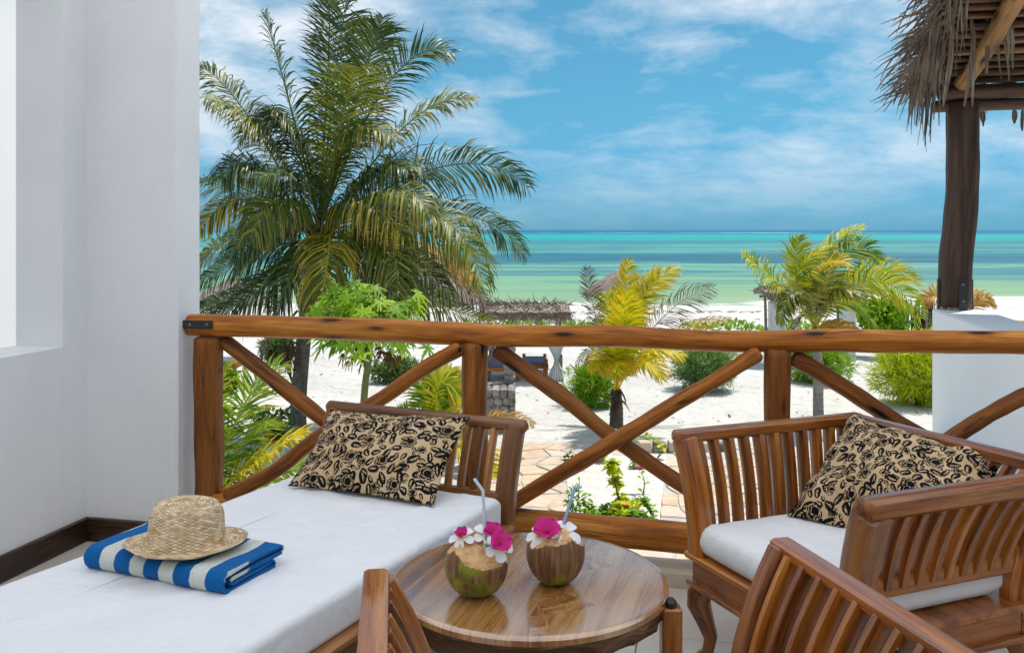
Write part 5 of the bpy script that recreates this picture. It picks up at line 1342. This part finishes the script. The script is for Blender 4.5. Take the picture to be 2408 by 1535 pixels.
# ---- straw hat
def straw_mat():
    m, nt, b, o = M('woven straw'); n = N(nt); g = n.sep(n.gr()); p = n.pos()
    a_ = n.math('ADD', n.math('MULTIPLY', g[0], 24.0), n.math('MULTIPLY', g[1], 115.0)); c_ = n.math('SUBTRACT', n.math('MULTIPLY', g[0], 24.0), n.math('MULTIPLY', g[1], 115.0))
    fa, fc = n.math('FRACT', a_), n.math('FRACT', c_)
    ia, ic = n.math('FLOOR', a_), n.math('FLOOR', c_)
    cell = n.new('ShaderNodeTexWhiteNoise', noise_dimensions='2D'); n.put(cell.inputs['Vector'], n.comb(ia, ic, 0))
    ea = n.math('MULTIPLY', n.math('MULTIPLY', fa, n.math('SUBTRACT', 1.0, fa)), 4.0); ec = n.math('MULTIPLY', n.math('MULTIPLY', fc, n.math('SUBTRACT', 1.0, fc)), 4.0)
    over = n.math('GREATER_THAN', n.math('FRACT', n.math('MULTIPLY', n.math('ADD', ia, ic), .5)), .25)
    h = n.math('ADD', n.math('MULTIPLY', over, ea), n.math('MULTIPLY', n.math('SUBTRACT', 1.0, over), ec))
    col = n.ramp(cell.outputs['Value'], [(0, (.52, .35, .17)), (.5, (.72, .53, .31)), (1, (.86, .71, .50))])
    gap = n.math('MULTIPLY', n.ramp(n.math('MINIMUM', ea, ec), [(.10, 1.0), (.42, 0.0)]), n.ramp(n.noise(p, 30, 3), [(.42, .15), (.62, .9)]))
    col = n.mix(gap, col, (.075, .038, .015))
    n.put(b.inputs['Base Color'], col); b.inputs['Roughness'].default_value = .55; b.inputs['Specular IOR Level'].default_value = .35
    n.put(b.inputs['Normal'], n.bump(n.math('SUBTRACT', h, gap), .55, .003)); return m
hc = Vector((-.905, 2.515, .530))
mb = MB(); K = 96
hp = [(.0, .108), (.03, .108), (.052, .112), (.068, .114), (.078, .110), (.085, .099), (.089, .08), (.0925, .045), (.095, .016), (.098, .004), (.106, .000), (.120, -.001), (.138, .002), (.149, .008), (.1495, .0055), (.138, -.001), (.120, -.004), (.100, -.003), (.090, .012), (.088, .07), (.078, .10), (0, .10)]
rows = []; L = 0
tilt = Matrix.Rotation(R(1.5), 3, 'Y') @ Matrix.Rotation(R(-2), 3, 'X')
for j, (r, z) in enumerate(hp):
    if j: L += math.hypot(r - hp[j - 1][0], z - hp[j - 1][1])
    row = []
    for k in range(K):
        a = 6.2832 * k / K; ex = 1.0 + .10 * math.cos(2 * (a - .3)) * (r > .05)
        rr = r * ex * (1 + .006 * math.sin(a * 9 + j)); zz = z
        if r > .10: zz += ((r - .10) / .0575) * (.009 * math.cos(2 * (a - .35)) + .004 * math.sin(a + 2.0)) + .0015 * math.sin(a * 7)
        if z > .094: zz += -.016 * math.exp(-((rr * math.sin(a - .3)) / .03) ** 2) * min(1, (.09 - min(r, .09)) / .05 + .25) + .004 * math.cos(a - 2)
        row.append(mb.vert(hc + tilt @ Vector((math.cos(a) * rr, math.sin(a) * rr, zz)), (k / K if k < K else 1, L, 0)))
    rows.append(row)
for j in range(len(rows) - 1):
    for k in range(K): mb.face(rows[j][k], rows[j + 1][k], rows[j + 1][(k + 1) % K], rows[j][(k + 1) % K])
hat = tag(obj('straw_hat', mb, straw_mat(), None, smooth=180, at=hc), 'round woven straw hat resting on the striped towel', 'hat')

# ---- coconuts, flowers, straws
def husk_mat(name, brown, zc):
    m, nt, b, o = M(name); n = N(nt); g = n.gr(); s = n.sep(g); v = n.co()
    fib = n.noise(n.scale(g, (42, 1.6, 1)), 1.0, 5, .65)
    br = n.ramp(fib, [(.3, (.055, .024, .009)), (.5, (.18, .088, .036)), (.7, (.36, .20, .095))])
    gn = n.ramp(n.noise(v, 26, 4, .6), [(.3, (.12, .125, .010)), (.55, (.23, .225, .018)), (.75, (.34, .29, .045))])
    mk = n.math('ADD', n.noise(n.scale(v, (13, 13, 7)), 1.0, 4, .55, .4), n.math('MULTIPLY', n.math('SUBTRACT', n.sep(v)[2], zc), brown))
    n.put(b.inputs['Base Color'], n.mix(n.ramp(mk, [(.46, 0.0), (.50, 1.0)]), gn, br)); b.inputs['Roughness'].default_value = .55; b.inputs['Specular IOR Level'].default_value = .35
    n.put(b.inputs['Normal'], n.bump(fib, .5, .003)); return m
def cut_mat():
    m, nt, b, o = M('cut coconut fibre'); n = N(nt); v = n.co()
    x = n.noise(n.scale(v, (30, 30, 70)), 1.0, 6, .65, .5)
    n.put(b.inputs['Base Color'], n.ramp(x, [(.28, (.30, .14, .045)), (.46, (.62, .35, .145)), (.7, (.78, .54, .30))])); b.inputs['Roughness'].default_value = .8
    n.put(b.inputs['Normal'], n.bump(x, .6, .005)); return m
CUT = cut_mat()
def coconut(label, base, rx, rz, planes, brown, zc, neck=None):
    t_ = thing('coconut', label, 'coconut', base, 'cut drinking coconuts')
    c = Vector((base[0], base[1], base[2] + rz * .93)); mh, mc = MB(), MB(); NU, NV = 96, 64; pts = {}; cut = {}
    for j in range(NV + 1):
        for i in range(NU):
            a = 6.28318 * i / NU; e = math.pi * (j / NV - .5); d = Vector((math.cos(a) * math.cos(e), math.sin(a) * math.cos(e), math.sin(e)))
            r = 1 / math.sqrt((d.x ** 2 + d.y ** 2) / rx ** 2 + d.z ** 2 / rz ** 2); r *= 1 + .03 * math.cos(3 * a + .6) * math.cos(e) + .008 * math.sin(7 * a + 3 * e) + .005 * math.sin(17 * a + 5 * e)
            if d.z < -.72: r = min(r, rz * .93 / -d.z)
            ck = False
            for (nx_, ny_, nz_, dd) in planes:
                q = d.dot(Vector((nx_, ny_, nz_)).normalized())
                if q > 0:
                    lim = dd / q
                    if lim < r: r = lim * (1 + .022 * math.sin(21 * d.x + 17 * d.z) * math.sin(19 * d.y + 2) + .012 * math.sin(53 * d.x - 31 * d.y)); ck = True
            pts[i, j] = c + d * r; cut[i, j] = ck
    for j in range(NV):
        for i in range(NU):
            ks = ((i, j), ((i + 1) % NU, j), ((i + 1) % NU, j + 1), (i, j + 1)); w = mc if sum(cut[k] for k in ks) >= 3 else mh
            if not hasattr(w, 'mp'): w.mp = {}
            f = []
            for k in ks:
                if k not in w.mp: w.mp[k] = w.vert(pts[k], (k[0] / NU, k[1] / NV, 0))
                if w.mp[k] not in f: f.append(w.mp[k])
            w.face(*f)
    obj('husk', mh, husk_mat('coconut husk', brown, zc), t_, smooth=35); obj('cut_top', mc, CUT, t_, smooth=35)
    if neck:
        mb = MB(); p0, p1, r0, r1 = neck; p0, p1 = c + Vector(p0), c + Vector(p1)
        mb.sweep([p0, p0.lerp(p1, .5), p1], [(r0, r0), ((r0 + r1) * .45, (r0 + r1) * .45), (r1, r1)], 'round', n=12, wob=.10); obj('neck', mb, CUT, t_, smooth=40)
    return c
ca = coconut('green and brown coconut with a slanting front cut, nearer of the two', (-.094, 2.365, TH), .083, .088, [(.34, -.60, 1.0, .050), (-.62, .1, .85, .066), (.95, .1, .55, .072), (0, 0, 1, .078), (-.1, .8, 1.0, .066)], 1.2, .492, ((-.012, .014, .0), (-.008, .014, .072), .068, .016))
cb_ = coconut('brown fibrous coconut with a bright cut top, farther of the two', (.116, 2.445, TH), .079, .090, [(-.60, -.30, 1.0, .062), (.75, .0, .9, .064), (0, -.55, 1.0, .066), (0, .7, .9, .062), (0, 0, 1, .075)], 3.0, .474, ((.0, .0, .02), (.004, .0, .070), .06, .026))

def petal_mat():
    m, nt, b, o = M('white frangipani petal'); n = N(nt); g = n.sep(n.gr())
    n.put(b.inputs['Base Color'], n.ramp(g[0], [(.0, (.80, .42, .07)), (.16, (.80, .58, .25)), (.38, (.82, .81, .78)), (1, (.84, .84, .84))])); b.inputs['Roughness'].default_value = .5
    b.inputs['Subsurface Weight'].default_value = 0.0; return m
PETAL = petal_mat()
def bract_mat():
    m, nt, b, o = M('pink bougainvillea bract'); n = N(nt); g = n.sep(n.gr()); p = n.pos()
    col = n.ramp(n.math('ADD', n.math('MULTIPLY', n.noise(p, 90, 3), .5), n.math('MULTIPLY', g[0], .5)), [(.2, (.50, .003, .06)), (.55, (.78, .004, .30)), (.85, (.85, .02, .42))])
    n.put(b.inputs['Base Color'], col); b.inputs['Roughness'].default_value = .55
    t = n.new('ShaderNodeBsdfTranslucent'); n.put(t.inputs[0], col); mx = n.new('ShaderNodeMixShader'); mx.inputs[0].default_value = .3
    nt.links.new(b.outputs[0], mx.inputs[1]); nt.links.new(t.outputs[0], mx.inputs[2]); nt.links.new(mx.outputs[0], o.inputs[0]); return m
BRACT = bract_mat()
def petalmesh(c, d, nrm, L, w, curl, cup):
    d, nrm = Vector(d).normalized(), Vector(nrm).normalized(); s = nrm.cross(d).normalized(); mb = MB(); NL_, NW = 9, 6; ids = {}
    for i in range(NL_ + 1):
        t = i / NL_; wd = w * (.16 + 1.05 * t ** .7) * math.sqrt(max(0, 1 - t ** 5)) if cup < .28 else w * 1.1 * math.sin(math.pi * min(1, t ** .8 * .97 + .03)) ** .75 * (1 + .10 * math.sin(t * 17))
        for j in range(NW + 1):
            q = j / NW * 2 - 1
            ids[i, j] = mb.vert(Vector(c) + d * L * t * (1 - .12 * curl * t) + s * wd * q + nrm * (-curl * L * .45 * t * t + cup * wd * q * q + (.0022 * math.sin(t * 11 + q * 4) * t if cup > .28 else 0)), (t, q, 0))
    for i in range(NL_):
        for j in range(NW): mb.face(ids[i, j], ids[i + 1, j], ids[i + 1, j + 1], ids[i, j + 1])
    return mb
def flower(name, label, cat, c, nrm, n_, L, w, mat, curl, cup, group, a0=0.0, skip=(), tilt_=.25):
    c, nrm = Vector(c), Vector(nrm).normalized(); x = nrm.cross(Vector((.2, .9, .3))).normalized(); y = nrm.cross(x)
    t_ = thing(name, label, cat, c, group)
    for k in range(n_):
        if k in skip: continue
        a = a0 + 6.2832 * k / n_; d = x * math.cos(a) + y * math.sin(a) + nrm * tilt_
        o = obj('petal' if name == 'white_flower' else 'bract', petalmesh(c + nrm * .001 * k, d, nrm - d * .2, L * ru(.9, 1.1), w * ru(.9, 1.1), curl * ru(.7, 1.3), cup), mat, t_, smooth=180)
        md = o.modifiers.new('thickness', 'SOLIDIFY'); md.thickness = .0012
    return t_
Fg, Fp = 'white flowers on the coconuts', 'pink flowers on the coconuts'
def at(px, py, Z): return pt(px, py, Z)
flower('white_flower', 'white flower on the left shoulder of the nearer coconut', 'flower', at(1086, 1264, 2.36), (-.1, -.45, .9), 5, .036, .0145, PETAL, .7, .25, Fg, .3)
flower('white_flower', 'white flower hanging on the right side of the nearer coconut', 'flower', at(1171, 1286, 2.315), (.25, -.75, .5), 5, .040, .0155, PETAL, .55, .25, Fg, 1.0)
flower('white_flower', 'white flower behind the straw of the nearer coconut', 'flower', at(1142, 1258, 2.37), (.1, -.5, .9), 5, .036, .0145, PETAL, .6, .25, Fg, .8)
flower('white_flower', 'white flower on the left top of the farther coconut', 'flower', at(1270, 1262, 2.42), (-.15, -.55, .85), 5, .046, .017, PETAL, .8, .25, Fg, .1)
flower('white_flower', 'white flower on the right top of the farther coconut', 'flower', at(1327, 1254, 2.42), (.2, -.5, .85), 5, .050, .017, PETAL, .75, .25, Fg, .5)
flower('pink_flower', 'small pink flower on the left of the nearer coconut', 'flower', at(1086, 1258, 2.35), (-.1, -.4, .9), 5, .022, .013, BRACT, .2, .3, Fp, .2, tilt_=.9)
flower('pink_flower', 'pink flower right behind the straw of the nearer coconut', 'flower', at(1158, 1256, 2.36), (.2, -.4, .9), 5, .034, .019, BRACT, .3, .3, Fp, .6, tilt_=.75)
flower('pink_flower', 'large pink flower at the front right of the nearer coconut', 'flower', at(1176, 1280, 2.30), (.2, -.55, .8), 5, .038, .021, BRACT, .35, .3, Fp, 1.1, tilt_=.7)
flower('pink_flower', 'largest pink flower on top of the farther coconut', 'flower', at(1288, 1254, 2.41), (-.05, -.45, .9), 5, .047, .024, BRACT, .3, .3, Fp, .5, tilt_=.8)
flower('pink_flower', 'pink flower half hidden behind the straw of the farther coconut', 'flower', at(1322, 1248, 2.46), (.2, -.3, .9), 5, .034, .019, BRACT, .3, .3, Fp, .2, tilt_=.8)
def straw_m():
    m, nt, b, o = M('pale blue plastic straw'); n = N(nt); g = n.sep(n.gr())
    st = n.math('GREATER_THAN', g[1], .0012)
    n.put(b.inputs['Base Color'], n.mix(st, (.30, .52, .68), (.58, .72, .82))); b.inputs['Roughness'].default_value = .25; return m
STRAW = straw_m()
def straw(label, P):
    t_ = MB(); Q = spline(P, 6); t_.sweep(Q, (.0042, .0042), 'round', n=12, bev=.0008)
    tag(obj('drinking_straw', t_, STRAW, None, smooth=60, at=P[0]), label, 'straw', 'bent blue drinking straws')
straw('pale blue straw bent to the left in the nearer coconut', [at(1141, 1300, 2.35), at(1139, 1225, 2.36), at(1136, 1160, 2.36), at(1133, 1150, 2.36), at(1115, 1125, 2.36)])
straw('pale blue straw leaning right in the farther coconut', [at(1312, 1275, 2.44), at(1328, 1222, 2.44), at(1350, 1153, 2.44), at(1354, 1146, 2.44), at(1368, 1144, 2.44)])

# leftovers on the sand: dry seaweed along the tide line
mb = MB()
for k in range(420):
    x = ru(-14, 30); y = random.choice([ru(57, 59.5), ru(49, 52)]); z = ground_z(x, y)
    d = Vector((ru(-1, 1), ru(-.3, .3), 0)).normalized(); mb.ribbon([(x, y, z + .03), Vector((x, y, z + .06)) + d * ru(.2, .6)], [.05, .02], Vector((0, 1, .4)))
tag(obj('seaweed', mb, TWIG, None, smooth=None), 'dark line of dry seaweed along the beach', 'seaweed', kind='stuff')
print('TRIS', sum(len(o.data.polygons) for o in bpy.data.objects if o.type == 'MESH'), 'OBJECTS', len(bpy.data.objects))
# fallen leaves, husk bits and small stones lying about on the sand
mb = MB()
for k in range(900):
    y = 14 + 26 * rnd() ** 1.3; x = ru(-.58, .60) * y
    if inbed(x, y) or (11 < y < 19.8 and -1.7 < x < 6.6): continue
    z = ground_z(x, y); a = ru(0, 6.28); L = ru(.03, .13) * (1.6 if rnd() < .15 else 1); d = Vector((math.cos(a), math.sin(a), ru(-.05, .12)))
    mb.ribbon([Vector((x, y, z + .012)), Vector((x, y, z + .02)) + d * L * .5, Vector((x, y, z + .012)) + d * L], [L * .08, L * .24, 0], d.cross(UP).normalized(), g=[(0, 0, rnd())] * 3)
tag(obj('leaf_litter', mb, DRYLEAF, None, smooth=None), 'scattered dry leaf litter on the white sand', 'leaf litter', kind='stuff')
